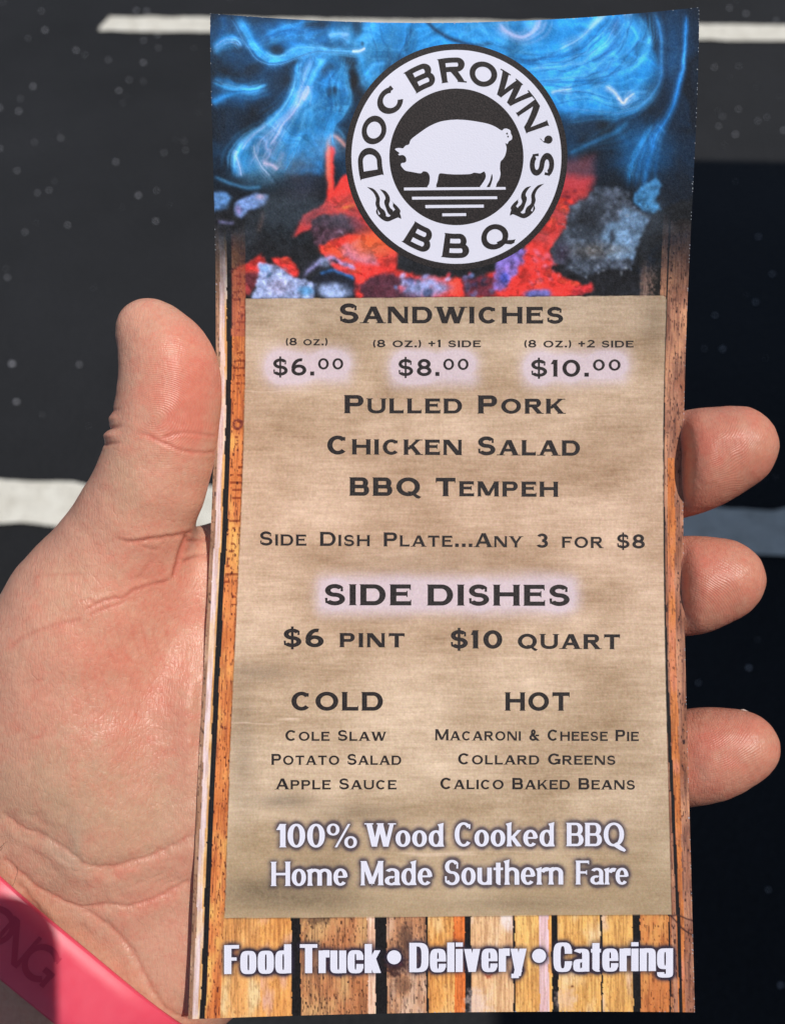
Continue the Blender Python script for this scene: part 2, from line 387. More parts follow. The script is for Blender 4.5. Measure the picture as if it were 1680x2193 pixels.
LINES = [
 ('Sandwiches', 727.5, 1204.9, 692, 693, 42, COP_B, .85, COP_B, .5, None),
 ('(8 oz.)', 612, 701, 739.5, 739.5, 16, COP_L, .82, COP_M, .55, None),
 ('(8 oz.) +1 side', 798.4, 1029, 743.5, 743.5, 16, COP_L, .9, COP_M, .55, None),
 ('(8 oz.) +2 side', 1122, 1355.6, 744, 744, 16, COP_L, .9, COP_M, .55, None),
 ('$6.@@', 585, 734.7, 804, 804, 36, COP_L, .66, COP_L, .5, 'w'),
 ('$8.@@', 853, 1002.7, 805, 805, 36, COP_L, .66, COP_L, .5, 'w'),
 ('$10.@@', 1136.8, 1327.7, 806.5, 806.5, 36, COP_L, .66, COP_L, .5, 'w'),
 ('Pulled Pork', 735.8, 1210.5, 885, 886, 39, COP_B, .82, COP_B, .6, None),
 ('Chicken Salad', 700.6, 1241, 973, 976, 40, COP_B, .82, COP_B, .6, None),
 ('BBQ Tempeh', 747, 1195.4, 1061.5, 1064, 39.5, COP_B, .82, COP_B, .6, None),
 ('Side Dish Plate...Any 3 for $8', 557, 1379.6, 1168, 1174.5, 30, COP_M, .8, COP_M, .8, None),
 ('SIDE DISHES', 695.6, 1218.8, 1296, 1297.5, 45, COP_B, None, None, .55, 'w'),
 ('$6 pint', 607.4, 866, 1385.5, 1386.5, 39, COP_B, .78, COP_B, .6, None),
 ('$10 quart', 964.8, 1326.6, 1388.5, 1390.5, 39, COP_B, .82, COP_B, .6, None),
 ('COLD', 624, 819.6, 1521.5, 1522, 40, COP_B, None, None, .5, None),
 ('HOT', 1080, 1218.8, 1522, 1522, 39.5, COP_B, None, None, .5, None),
 ('Cole Slaw', 611, 828, 1586.5, 1586.5, 23, COP_M, .85, COP_M, .6, None),
 ('Potato Salad', 580.6, 858.7, 1638, 1638, 23.5, COP_M, .85, COP_M, .6, None),
 ('Apple Sauce', 587.9, 848.6, 1690.5, 1690.5, 23.5, COP_M, .85, COP_M, .6, None),
 ('Macaroni & Cheese Pie', 931, 1366.8, 1585.5, 1587, 24, COP_M, .83, COP_M, .6, None),
 ('Collard Greens', 980.4, 1316.6, 1637, 1638, 24, COP_M, .83, COP_M, .6, None),
 ('Calico Baked Beans', 942.4, 1358.4, 1690, 1691, 24.5, COP_M, .83, COP_M, .6, None),
]
WHITE = [
 ('100%', 591.3, 764, 1814.5, 1814.5, 50, WOOD, .16), ('Wood', 780, 950.5, 1813, 1813, 50, WOOD, .2),
 ('Cooked', 973, 1187, 1812.5, 1812.5, 51, WOOD, .2), ('BBQ', 1211, 1339.5, 1812, 1812, 50, WOOD, .2),
 ('Home', 579.3, 744, 1897.5, 1896, 52, WOOD, .2), ('Made', 771, 925, 1896, 1895, 52, WOOD, .2),
 ('Southern', 952, 1205, 1895, 1894, 53, WOOD, .2), ('Fare', 1231, 1344.6, 1894, 1894, 51, WOOD, .2),
 ('Food', 480, 623.7, 2086, 2084, 62, IMP, .2), ('Truck', 642, 815.5, 2084, 2083.5, 62, IMP, .2),
 ('Delivery', 876, 1126.7, 2082, 2080.5, 63, IMP, .2), ('Catering', 1184, 1440, 2081, 2079, 62, IMP, .2),
]
DARK_TEXT = [line(*L[:7], small=L[7], S2=L[8], space=L[9], halo=L[10]) for L in LINES]
WHITE_TEXT = [line(s, x0, x1, a, b, H, S, space=.3, halo='k') for s, x0, x1, a, b, H, S, q in WHITE]
for cx_, cy_ in ((843.5, 2050), (1153.4, 2047)):
    t = np.linspace(0, 2 * np.pi, 28); st = np.stack([np.stack([cx_ + 15 * np.cos(t), cy_ + 15 * np.sin(t)], -1), np.stack([cx_ + 0 * t, cy_ + 0 * t], -1)], 1)
    WHITE_TEXT.append([st]); TEXT_HALO.append(('k', [st]))
# ------------------------------------------------------------------ the printed card
NU, NV = 570, 1170
gu, gv = np.meshgrid(np.linspace(0, 1, NU), np.linspace(0, 1, NV))
CP = card_S(gu, gv)
PXX, PYY = proj(CP)
PXX = PXX.astype(np.float32); PYY = PYY.astype(np.float32)
IMG = np.zeros((NV, NU, 3), np.float32)

def over(I, c, a):
    a = a[..., None]; I *= (1 - a); I += a * np.asarray(c, np.float32)
def smooth_path(P, n=10):
    P = np.asarray(P, float); 
    if len(P) < 3: return P
    Q = np.concatenate([[2 * P[0] - P[1]], P, [2 * P[-1] - P[-2]]]); out = []
    for i in range(1, len(Q) - 2):
        t = np.linspace(0, 1, n, endpoint=False)[:, None]; p0, p1, p2, p3 = Q[i - 1], Q[i], Q[i + 1], Q[i + 2]
        out.append(.5 * ((2 * p1) + (-p0 + p2) * t + (2 * p0 - 5 * p1 + 4 * p2 - p3) * t ** 2 + (-p0 + 3 * p1 - 3 * p2 + p3) * t ** 3))
    return np.concatenate(out + [P[-1:]])
def path_dist(X, Y, P):
    """distance to a polyline, position along it (0..1) and side"""
    best = np.full(X.shape, 1e9, np.float32); tt = np.zeros(X.shape, np.float32); sd = np.zeros(X.shape, np.float32)
    n = len(P) - 1
    for i in range(n):
        ax, ay = P[i]; bx, by = P[i + 1]; dx, dy = bx - ax, by - ay; L = dx * dx + dy * dy + 1e-9
        t = np.clip(((X - ax) * dx + (Y - ay) * dy) / L, 0, 1); ex = X - ax - t * dx; ey = Y - ay - t * dy
        d = ex * ex + ey * ey; m = d < best
        best = np.where(m, d, best); tt = np.where(m, (i + t) / n, tt); sd = np.where(m, np.sign(dx * ey - dy * ex), sd)
    return np.sqrt(best), tt, sd
def poly_sdf(X, Y, P):
    P = np.asarray(P, float); d, _, _ = path_dist(X, Y, np.concatenate([P, P[:1]]))
    ins = np.zeros(X.shape, bool); n = len(P)
    for i in range(n):
        x0, y0 = P[i]; x1, y1 = P[(i + 1) % n]
        if y0 == y1: continue
        c = ((y0 > Y) != (y1 > Y)) & (X < (x1 - x0) * (Y - y0) / (y1 - y0) + x0); ins ^= c
    return np.where(ins, -d, d)

TOP = int(np.searchsorted(PYY[:, NU // 2], 655))
X = PXX[:TOP].copy(); Y = PYY[:TOP].copy(); I = np.zeros((TOP, NU, 3), np.float32)
# gently warped coordinates, so nothing drawn below keeps a ruled edge
wx = (fbm(X / 42, Y / 42, 3, 4) - .5) * 26; wy = (fbm(X / 42, Y / 42, 9, 4) - .5) * 26
fx_ = (fbm(X / 7, Y / 7, 13, 3) - .5) * 9; fy_ = (fbm(X / 7, Y / 7, 19, 3) - .5) * 9
cA = lambda p: (p[0] * .2131 + 444, p[1] * .2131 + 14.3)
cB = lambda p: (p[0] * .2131 + 444, p[1] * .2131 + 343.7)
cC = lambda p: (p[0] * .2131 + 1145.8, p[1] * .2131 + 7.2)
cD = lambda p: (p[0] * .2472 + 1074.2, p[1] * .2472 + 343.7)
cL = lambda p: (p[0] * .6394 + 444, p[1] * .6394)
cI = lambda p: p
XW, YW = X + wx * .5, Y + wy * .5
def crop_win(x0, x1, y0, y1, m):
    return (X > x0 - m) & (X < x1 + m) & (Y > y0 - m) & (Y < y1 + m)
def stroke(f, P, w, c, a=1.0, w1=None, side=0, warp=.35, fade=(0.12, 0.12), pw=1.5, fine=0):
    Q = smooth_path([f(p) for p in P]); m = max(w, w1 or w) * 2.6 + 14
    W = crop_win(Q[:, 0].min(), Q[:, 0].max(), Q[:, 1].min(), Q[:, 1].max(), m)
    if not W.any(): return
    r = np.where(W.any(1))[0]; k = np.where(W.any(0))[0]; s = np.s_[r[0]:r[-1] + 1, k[0]:k[-1] + 1]
    d, t, sd = path_dist(X[s] + wx[s] * warp + fx_[s] * fine, Y[s] + wy[s] * warp + fy_[s] * fine, Q)
    ww = w + ((w1 if w1 is not None else w) - w) * t
    if side: ww = np.where(sd * side > 0, ww * 2.2, ww * .35)
    al = np.exp(-(d / ww) ** pw * 1.1) * a
    if c[2] > 150 and c[0] < 200 and max(w, w1 or w) < 9 and f is not cB and f is not cD:      # finer strands drifting beside the main one
        for sg, o_, k_ in ((1, 2.6, .42), (-1, 3.4, .30), (1, 5.2, .22)):
            al = np.maximum(al, np.exp(-((d - ww * o_ * (.35 + 1.1 * np.abs(t - .3))) / (ww * .55 + .6)) ** 2) * (sd == sg) * a * k_)
    if fade[0]: al *= sstep(0, fade[0], t + .02)
    if fade[1]: al *= sstep(0, fade[1], 1 - t + .02)
    over(I[s], c, np.clip(al, 0, 1))
def blob(f, c, r, col, a, soft=1.0, nz=.0, seed=1, rot=0):
    x, y = f(c); k = f((1, 0))[0] - f((0, 0))[0]; rx, ry = r[0] * k, r[1] * k
    dx, dy = XW - x, YW - y; cr, sr = math.cos(R(rot)), math.sin(R(rot))
    q = np.sqrt(((dx * cr + dy * sr) / rx) ** 2 + ((-dx * sr + dy * cr) / ry) ** 2)
    al = (1 - sstep(1 - soft, 1 + soft * .4, q)) * a
    if nz: al = al * np.clip(1 - nz + nz * 2 * fbm(X / 16, Y / 16, seed, 4), 0, 1.4)
    over(I, col, np.clip(al, 0, 1))
def patch(f, P, col, soft=4.0, a=1.0, fine=.8, tex=0, seed=2, warp=.25):
    Q = [f(p) for p in P]; q = np.array(Q); m = soft + 20
    W = crop_win(q[:, 0].min(), q[:, 0].max(), q[:, 1].min(), q[:, 1].max(), m)
    if not W.any(): return
    r = np.where(W.any(1))[0]; k = np.where(W.any(0))[0]; s = np.s_[r[0]:r[-1] + 1, k[0]:k[-1] + 1]
    d = poly_sdf(X[s] + wx[s] * warp + fx_[s] * fine, Y[s] + wy[s] * warp + fy_[s] * fine, Q)
    al = a * (1 - sstep(-soft, soft, d))
    c = np.asarray(col, np.float32)
    if tex:
        n = fbm(X[s] / 9, Y[s] / 9, seed, 4)[..., None]; c = c * (1 - tex + tex * 2 * n)
    I[s] = I[s] * (1 - al[..., None]) + al[..., None] * c

# --- smoke, upper part (display values; turned into linear colours at the end)
I[:] = (20, 25, 33)
n1 = fbm(X / 90, Y / 60, 31, 4)
over(I, (24, 62, 96), np.clip((n1 - .42) * 2.2, 0, .75) * (1 - sstep(330, 420, Y)))
BL = (36, 138, 216); LB = (70, 172, 240); DB = (22, 78, 128); WH = (170, 196, 240); DK = (24, 26, 32)
blob(cA, (350, 330), (480, 330), DB, .55, .9, .5, 1)
blob(cA, (1000, 300), (560, 200), (28, 104, 168), .75, .8, .6, 2)
blob(cA, (350, 900), (330, 130), DB, .5, .8, .5, 5)
blob(cA, (1650, 480), (170, 430), (42, 148, 224), .95, .5, .15, 4)
blob(cI, (900, 70), (190, 62), (38, 142, 218), .95, .6, .2, 8)
blob(cI, (1060, 100), (260, 95), (38, 142, 218), .95, .5, .2, 6)
blob(cC, (560, 560), (720, 640), (36, 142, 220), .97, .28, .25, 7)
blob(cC, (100, 700), (500, 500), (36, 142, 220), .9, .4, .2, 7)
# column of smoke on the left
patch(cA, [(900, 480), (1300, 440), (1420, 700), (1440, 960), (1330, 1130), (1200, 1400), (1150, 1680), (260, 1680), (285, 1480), (420, 1290), (620, 1160), (790, 1040), (900, 880), (950, 700)], (30, 118, 188), 9, .85, 1.2, .45, 3)
blob(cA, (560, 1500), (300, 260), (60, 146, 205), .75, .8, .4, 11)
blob(cA, (1020, 1150), (230, 330), (44, 128, 186), .7, .8, .4, 12, 10)
for P, w, c, a, w1 in [
    ([(300, 90), (400, 250), (480, 400), (600, 490), (720, 520), (830, 470), (950, 440), (1120, 460)], 11, BL, .9, 13),
    ([(560, 440), (640, 490), (720, 500), (830, 440), (950, 412), (1100, 425), (1300, 447), (1500, 447), (1580, 425)], 4, LB, 1, 3.5),
    ([(1440, 447), (1520, 445), (1585, 415)], 2.4, (215, 220, 255), 1, 3.2),
    ([(40, 440), (130, 370), (220, 315), (300, 330), (350, 400)], 12, BL, .85, 6),
    ([(60, 490), (150, 400), (260, 340)], 8, LB, .4, 5),
    ([(600, 300), (760, 210), (900, 180), (980, 120)], 14, (32, 120, 192), .8, 10),
    ([(780, 330), (900, 400), (1100, 400)], 10, (32, 120, 192), .5, 8),
    ([(1200, 300), (1330, 270), (1420, 285), (1400, 380)], 7, LB, .75, 8),
    ([(1340, 275), (1420, 280)], 3, WH, .8, 3),
    ([(1500, 400), (1480, 350), (1560, 330), (1590, 380), (1560, 430)], 3, LB, .8, 3),
    ([(140, 780), (250, 820), (400, 835), (500, 820), (620, 780)], 8, LB, .8, 3),
    ([(50, 720), (200, 740), (300, 790), (420, 800)], 8, BL, .5, 4),
    ([(40, 980), (150, 920), (240, 880), (330, 850)], 11, BL, .75, 3),
    ([(150, 100), (170, 220), (120, 300)], 10, DB, .7, 6)]:
    stroke(cA, P, w, c, a, w1)
# dark holes
for c, r, a in [((690, 430), (85, 75), .8), ((1080, 170), (150, 60), .75), ((1500, 200), (60, 120), .55), ((440, 640), (140, 90), .75), ((740, 760), (150, 140), .7),
                ((300, 400), (60, 90), .5), ((180, 1250), (190, 260), .95), ((560, 1000), (230, 90), .8), ((1210, 650), (80, 90), .6), ((1270, 850), (75, 60), .7), ((1310, 1010), (55, 70), .5), ((1550, 380), (22, 22), .8)]:
    blob(cA, c, r, DK, a, .7)
for P, w, c, a, w1, s_ in [
    ([(1130, 500), (1010, 640), (960, 760), (900, 900), (780, 1050), (610, 1180), (430, 1290), (335, 1400), (285, 1500), (255, 1680)], 3.5, LB, .95, 5, 0),
    ([(900, 560), (890, 700), (850, 860), (720, 1040), (560, 1160)], 5, BL, .8, 4, 0),
    ([(1180, 500), (1080, 700), (1040, 850), (1050, 1000), (1030, 1200)], 6, LB, .6, 8, 0),
    ([(1050, 520), (1010, 700), (1010, 800), (930, 960), (850, 1080), (760, 1180), (690, 1300), (620, 1400)], 6, (120, 178, 235), .85, 5, 0),
    ([(1010, 790), (950, 920), (870, 1060), (800, 1150)], 4.5, (195, 195, 235), .9, 3, 0),
    ([(1000, 820), (990, 900), (950, 960)], 5, (205, 195, 230), .8, 3, 0),
    ([(720, 1180), (650, 1290), (590, 1370), (600, 1440), (560, 1520), (530, 1550)], 2.6, (150, 185, 235), .9, 3, 0),
    ([(600, 1180), (480, 1270), (400, 1360), (360, 1420)], 3, (130, 170, 225), .75, 2, 0),
    ([(300, 1440), (290, 1500), (320, 1600), (340, 1700)], 2.5, (150, 180, 225), .8, 2, 0),
    ([(470, 1380), (470, 1470), (520, 1560), (580, 1660), (680, 1800)], 2.6, (140, 185, 230), .85, 3, 0),
    ([(690, 1330), (680, 1450), (640, 1500)], 8, (170, 180, 225), .7, 5, 0),
    ([(560, 1560), (640, 1590), (700, 1630)], 6, (200, 190, 225), .85, 8, 0),
    ([(780, 1450), (720, 1560), (760, 1640)], 7, (150, 165, 205), .6, 8, 0),
    ([(1300, 620), (1200, 760), (1190, 860), (1250, 950), (1330, 900)], 3.5, BL, .8, 3, 0),
    ([(1370, 640), (1420, 800), (1445, 920), (1400, 1030), (1330, 1130)], 3, LB, .75, 3, 0),
    ([(1250, 640), (1340, 700), (1360, 820), (1300, 940), (1250, 1040)], 3.5, (34, 110, 170), .8, 3, 0),
    ([(1430, 700), (1490, 780), (1560, 880), (1620, 980)], 11, (30, 30, 34), 1, 14, 0),
    ([(1480, 560), (1560, 760), (1640, 820)], 4, LB, .5, 3, 0),
    ([(1240, 1210), (1330, 1230), (1390, 1330)], 4, (60, 130, 180), .7, 4, 0)]:
    stroke(cA, P, w, c, a, w1, s_)
blob(cA, (820, 1560), (300, 170), (110, 140, 165), .45, .9, .5, 14)
blob(cA, (1230, 1400), (200, 150), (110, 140, 170), .6, .9, .4, 15)
# right-hand smoke
patch(cI, [(1370, 20), (1500, 10), (1500, 660), (1340, 660), (1400, 240), (1420, 160)], (22, 30, 42), 9, .9)
blob(cC, (1380, 500), (110, 420), (26, 66, 104), .75, .9, .3, 21)
blob(cC, (560, 1250), (330, 110), (26, 34, 44), .9, .6)
blob(cC, (1060, 1480), (330, 330), (26, 84, 132), .85, .9, .4, 23)
for P, w, c, a, w1, s_ in [
    ([(0, 700), (180, 720), (420, 690), (650, 600), (760, 480)], 8, (28, 104, 166), .8, 6, 0),
    ([(820, 120), (800, 300), (740, 460), (600, 560)], 12, (28, 84, 138), .85, 9, 0),
    ([(480, 690), (640, 620), (800, 640)], 8, (28, 96, 156), .7, 5, 0),
    ([(280, 450), (130, 510), (0, 560), (-150, 580)], 4, (24, 74, 120), .95, 3, 0),
    ([(400, 900), (620, 905)], 4, (26, 86, 140), .7, 3, 0),
    ([(300, 1090), (500, 1120), (720, 1140)], 9, (26, 66, 100), .7, 9, 0),
    ([(740, 90), (600, 200), (480, 320), (380, 390), (220, 460)], 3.5, (110, 176, 235), .9, 3, 0),
    ([(690, 95), (600, 190), (540, 250)], 2.6, WH, .8, 2, 0),
    ([(1050, 110), (1140, 300), (1140, 440), (1060, 580), (900, 690), (600, 730), (400, 740)], 4.5, LB, .85, 4, 1),
    ([(0, 590), (150, 590), (330, 575), (450, 540)], 3, LB, .9, 2, 0),
    ([(1190, 60), (1260, 280), (1265, 500), (1255, 760), (1150, 950), (1000, 1080), (850, 1140)], 4, (52, 134, 205), .9, 3, 0),
    ([(880, 110), (920, 90), (980, 100)], 4, WH, .7, 4, 0),
    ([(150, 905), (260, 880), (370, 860)], 2.8, WH, .9, 2, 0),
    ([(560, 850), (720, 840), (840, 900), (1000, 890), (1140, 900)], 6, (80, 158, 225), .8, 4, 0),
    ([(690, 820), (780, 880), (840, 960), (880, 1010), (940, 950), (1000, 900)], 3.4, (190, 205, 245), .9, 2, 0),
    ([(820, 950), (880, 1010), (930, 960)], 3, (225, 220, 245), .8, 3, 0),
    ([(330, 1080), (600, 1030), (820, 1090)], 5, BL, .7, 4, 0),
    ([(330, 1510), (480, 1440), (640, 1370), (800, 1300), (950, 1180)], 5.5, (44, 116, 170), .9, 8, 0),
    ([(1515, 110), (1510, 300), (1495, 500), (1470, 700), (1400, 980), (1300, 1200), (1210, 1330), (1150, 1500), (1100, 1680), (1080, 1900)], 2.2, (40, 130, 210), .95, 6, 0),
    ([(1300, 1230), (1200, 1380), (1120, 1560), (1090, 1700)], 9, (34, 108, 170), .6, 10, 0)]:
    stroke(cC, P, w, c, a, w1, s_)
# top middle
for P, w, c, a, w1 in [
    ([(905, 36), (930, 62), (965, 85), (1010, 95), (1060, 96)], 4.2, (20, 40, 62), 1, 5),
    ([(1060, 98), (1110, 112), (1180, 120), (1240, 112)], 3.5, (24, 84, 134), .85, 2),
    ([(1080, 128), (1150, 135), (1230, 128)], 3, (28, 96, 150), .7, 2),
    ([(1065, 55), (1090, 75), (1120, 80), (1145, 62), (1150, 40)], 5, (190, 196, 238), .85, 6),
    ([(1010, 42), (1040, 70), (1080, 92), (1140, 98)], 3, LB, .8, 3),
    ([(980, 60), (1060, 52), (1160, 50)], 3, (70, 160, 225), .7, 3),
    ([(780, 40), (790, 110), (800, 200), (775, 240)], 10, (52, 146, 212), .8, 8),
    ([(850, 50), (835, 90), (850, 130)], 6, (64, 156, 220), .6, 6),
    ([(1090, 165), (1160, 178), (1230, 160)], 3, LB, .7, 2)]:
    stroke(cI, P, w, c, a, w1)

# --- embers, lower part
RED = (250, 62, 56); MAR = (78, 44, 58); LIL = (150, 148, 205)
yy = sstep(400, 470, Y + wy)
over(I, (30, 31, 35), yy * sstep(700, 560, X) * .0 + yy * .92 * (1 - sstep(1250, 1330, X)))
blob(cB, (820, 560), (420, 330), (30, 36, 42), .9, .6)
blob(cB, (560, 150), (330, 160), (64, 110, 140), .6, .9, .5, 33)
blob(cB, (960, 200), (240, 260), (62, 60, 74), .5, .9, .4, 34)
patch(cB, [(1195, -60), (1215, -150), (1262, -150), (1290, -90), (1262, 0), (1275, 120), (1265, 290), (1330, 200), (1400, 120), (1520, 400), (1760, 760), (1900, 900), (1900, 1200), (1560, 1200), (1280, 1090), (1140, 930), (1100, 800), (1250, 760), (1500, 700), (1500, 560), (1150, 560), (1050, 600), (1040, 690), (940, 720), (880, 760), (930, 640), (960, 540), (1120, 480), (1190, 400), (1210, 200)], RED, 3.5, 1, .6, .12, 41)
stroke(cB, [(1220, 200), (1215, 0), (1230, -200), (1270, -260), (1340, -210), (1400, -120)], 5, (235, 150, 130), .9, 4)
stroke(cB, [(1225, 300), (1220, 60), (1228, -60)], 5, (246, 100, 80), .8, 4)
patch(cB, [(860, 760), (950, 560), (1130, 470), (1180, 500), (1040, 610), (1040, 700), (940, 720)], (190, 60, 66), 6, .7)
patch(cB, [(1050, 600), (1150, 555), (1400, 540), (1520, 620), (1600, 740), (1400, 740), (1200, 840), (1080, 870), (1045, 700)], (72, 50, 62), 5, 1, .9, .7, 42)
patch(cB, [(1400, 560), (1530, 560), (1700, 760), (1500, 740)], (150, 50, 70), 8, .8)
stroke(cB, [(1310, 700), (1350, 710), (1370, 750)], 2.5, (140, 120, 140), .8, 2)
stroke(cB, [(1360, 482), (1430, 465), (1500, 450)], 3.2, (255, 160, 50), 1, 4)
patch(cB, [(1290, 890), (1420, 820), (1550, 800), (1640, 900), (1700, 1000), (1750, 1090), (1600, 1090), (1430, 1010), (1330, 930)], (205, 130, 160), 4, .85, 1.4, .4, 43)
stroke(cB, [(1270, 930), (1400, 1000), (1480, 1060)], 4, (255, 80, 50), .9, 4)
blob(cB, (1250, 900), (130, 50), (255, 84, 50), .8, .8)
patch(cB, [(440, 1000), (540, 940), (590, 1030), (700, 1070), (640, 980), (800, 960), (910, 1090), (900, 1170), (800, 1160), (500, 1120), (240, 1120), (380, 1050)], (235, 62, 58), 4, 1, .9, .35, 44)
patch(cB, [(240, 1110), (520, 1110), (500, 1200), (430, 1330), (350, 1340), (240, 1300)], (196, 70, 72), 5, .9)
patch(cB, [(350, 1150), (500, 1130), (505, 1240), (450, 1300), (390, 1240)], (92, 40, 48), 3)
patch(cB, [(510, 1010), (620, 1040), (780, 1090), (860, 1170), (1000, 1200), (1090, 1240), (1060, 1420), (430, 1420), (500, 1250)], (150, 164, 208), 3, 1, 1.0, .35, 45)
blob(cB, (980, 1310), (100, 60), (84, 150, 205), .85, .7); blob(cB, (720, 1260), (120, 90), (186, 180, 220), .7, .9)
stroke(cB, [(590, 1180), (640, 1120)], 3, (50, 80, 110), .9, 3); blob(cB, (570, 1080), (60, 50), (110, 150, 205), .7, .8)
patch(cB, [(1040, 1180), (1200, 1110), (1400, 1150), (1560, 1220), (1750, 1320), (1800, 1420), (1450, 1420), (1400, 1290), (1280, 1220), (1130, 1240)], (28, 31, 42), 4)
stroke(cB, [(940, 1170), (1060, 1060), (1180, 990), (1240, 970), (1380, 1040), (1500, 1090), (1620, 1180), (1750, 1290)], 5, LIL, .95, 6, fine=.8)
blob(cB, (1190, 1020), (90, 50), (160, 180, 225), .7, .8)
stroke(cB, [(1230, 1000), (1270, 1005), (1310, 1030)], 3, (30, 30, 50), .9, 3)
stroke(cB, [(1120, 1130), (1250, 1100), (1400, 1150), (1480, 1190)], 3.5, (44, 104, 176), .95, 3, fine=.5)
blob(cB, (1260, 1310), (190, 100), (152, 172, 218), .95, .5, .2, 46)
stroke(cB, [(1070, 1220), (1080, 1350)], 3, (30, 40, 60), .9, 3)
patch(cB, [(270, 450), (330, 390), (500, 330), (620, 350), (570, 440), (400, 510), (345, 580), (280, 545)], (120, 152, 212), 5, .95, .6, .25, 47)
blob(cB, (540, 370), (60, 35), (190, 165, 190), .8, .8); blob(cB, (310, 500), (40, 60), (165, 140, 200), .7, .8)
patch(cB, [(60, 320), (180, 310), (250, 370), (200, 480), (70, 510)], (92, 140, 200), 6, .85, .8, .4, 48)
stroke(cB, [(60, 170), (200, 220), (400, 270), (560, 270)], 3, (70, 140, 190), .8, 4)
stroke(cB, [(190, 480), (240, 400), (240, 350)], 3, (40, 56, 74), .9, 3)
stroke(cB, [(90, 620), (280, 630)], 4, (120, 120, 170), .7, 3)
stroke(cB, [(560, 500), (540, 620), (510, 740)], 5, (96, 76, 72), .6, 5)
# under the badge
patch(cI, [(760, 560), (900, 590), (1010, 600), (1110, 560), (1210, 560), (1200, 660), (760, 660)], RED, 6, 1, .9, .3, 49)
blob(cI, (800, 520), (60, 40), (252, 110, 60), .8, .8); blob(cI, (770, 430), (30, 60), RED, .6, .8)
patch(cI, [(820, 585), (860, 590), (900, 600), (905, 660), (790, 660), (760, 610)], (40, 38, 56), 5, .8, 1.2)
for k in range(46):
    r1, r2, r3 = rng.random(3); x = 845 + 250 * r1; y = 588 + 46 * r2
    c = [(150, 152, 214), (110, 140, 205), (180, 176, 224), (46, 46, 84), (34, 34, 46), (214, 70, 80)][int(r3 * 6)]
    if 1060 < x < 1110 or (920 < x < 1000 and y > 600): continue
    blob(cI, (x, y), (4 + 9 * rng.random(), 3 + 6 * rng.random()), c, .85, .6, 0, 1, rng.random() * 180)
blob(cL, (735, 965), (95, 42), (142, 160, 214), .8, .6, .5, 50); blob(cL, (738, 985), (22, 22), (40, 60, 90), .8, .6)
patch(cL, [(850, 930), (960, 925), (990, 990), (860, 995)], (46, 36, 60), 5, .7, 1.2)
# right: embers beside the badge and the big grey coal
patch(cD, [(480, 0), (800, -40), (800, 150), (720, 340), (480, 420)], (104, 56, 62), 16, .9)
patch(cD, [(520, 120), (790, 150), (740, 300), (600, 400), (430, 420)], (200, 58, 62), 14, .9)
patch(cD, [(500, 330), (640, 330), (600, 400), (560, 560), (490, 660), (400, 780), (440, 900), (560, 1000), (700, 1080), (790, 1070), (770, 1140), (600, 1170), (600, 1250), (-60, 1250), (-60, 1130), (120, 900), (200, 760), (380, 560)], RED, 3, 1, 1.0, .12, 51)
patch(cD, [(-60, 860), (120, 780), (215, 780), (190, 880), (100, 1010), (30, 1120), (-60, 1110)], (128, 108, 190), 5, .95, 1.6, .6, 52)
blob(cD, (20, 1010), (50, 60), (52, 72, 170), .8, .7)
for k in range(26):
    a_, b_ = rng.random(2); blob(cD, (240 + 240 * a_, 740 + 320 * b_), (14 + 26 * rng.random(), 10 + 18 * rng.random()), (226, 130, 170) if k % 3 else (150, 50, 60), .5, .8, 0, 1, 40)
for k in range(14):
    a_, b_ = rng.random(2); blob(cD, (500 + 160 * a_, 270 + 130 * b_), (10 + 18 * rng.random(), 8 + 10 * rng.random()), (110, 34, 48), .7, .7)
patch(cD, [(730, 320), (820, 220), (1000, 240), (1100, 280), (1120, 380), (1200, 430), (1300, 480), (1250, 620), (1180, 740), (1150, 850), (1110, 970), (900, 960), (700, 1010), (560, 970), (440, 880), (415, 760), (500, 680), (560, 560), (590, 400)], (70, 78, 92), 4, 1, 1.1, .75, 53)
patch(cD, [(1040, 390), (1180, 440), (1280, 500), (1190, 700), (1150, 850), (900, 850), (850, 660), (890, 560), (1010, 530)], (112, 146, 182), 7, .9, 1.3, .35, 54)
patch(cD, [(1180, 240), (1330, 140), (1375, 220), (1330, 330), (1390, 430), (1300, 460), (1130, 370)], (66, 132, 184), 5, .95, 1.2, .5, 55)
blob(cD, (740, 560), (150, 150), (34, 37, 44), .95, .6, .2, 56); blob(cD, (820, 420), (110, 80), (40, 44, 52), .8, .7, .3, 57)
blob(cD, (860, 780), (290, 80), (112, 108, 106), .75, .9, .6, 58); blob(cD, (520, 800), (90, 120), (58, 48, 66), .8, .8, .5, 59)
stroke(cD, [(930, 590), (950, 660), (920, 730), (860, 780)], 5, (36, 40, 48), .9, 4, fine=.8)
stroke(cD, [(1120, 350), (1140, 390), (1220, 430)], 5, (30, 36, 46), .95, 3, fine=.8)
patch(cD, [(410, 930), (600, 1050), (800, 1080), (830, 1260), (1190, 1260), (1180, 980), (1100, 950), (900, 950), (700, 1010), (500, 900)], (28, 29, 34), 4, 1, 1.3, .3, 60)
for k in range(80):
    a_, b_ = rng.random(2); x, y = 480 + 680 * a_, 380 + 640 * b_
    blob(cD, (x, y), (5 + 14 * rng.random(), 5 + 10 * rng.random()), [(150, 172, 205), (30, 32, 38), (170, 176, 190), (40, 42, 50)][k % 4], .65, .7)
patch(cD, [(600, 1075), (700, 1090), (770, 1070), (790, 1120), (690, 1160), (600, 1200)], (225, 58, 66), 4, .9, 1.3)
patch(cD, [(1290, 490), (1480, 380), (1700, 300), (1700, 600), (1460, 640), (1300, 760), (1260, 880), (1130, 980), (1160, 760)], (27, 29, 33), 6, .95, .9)
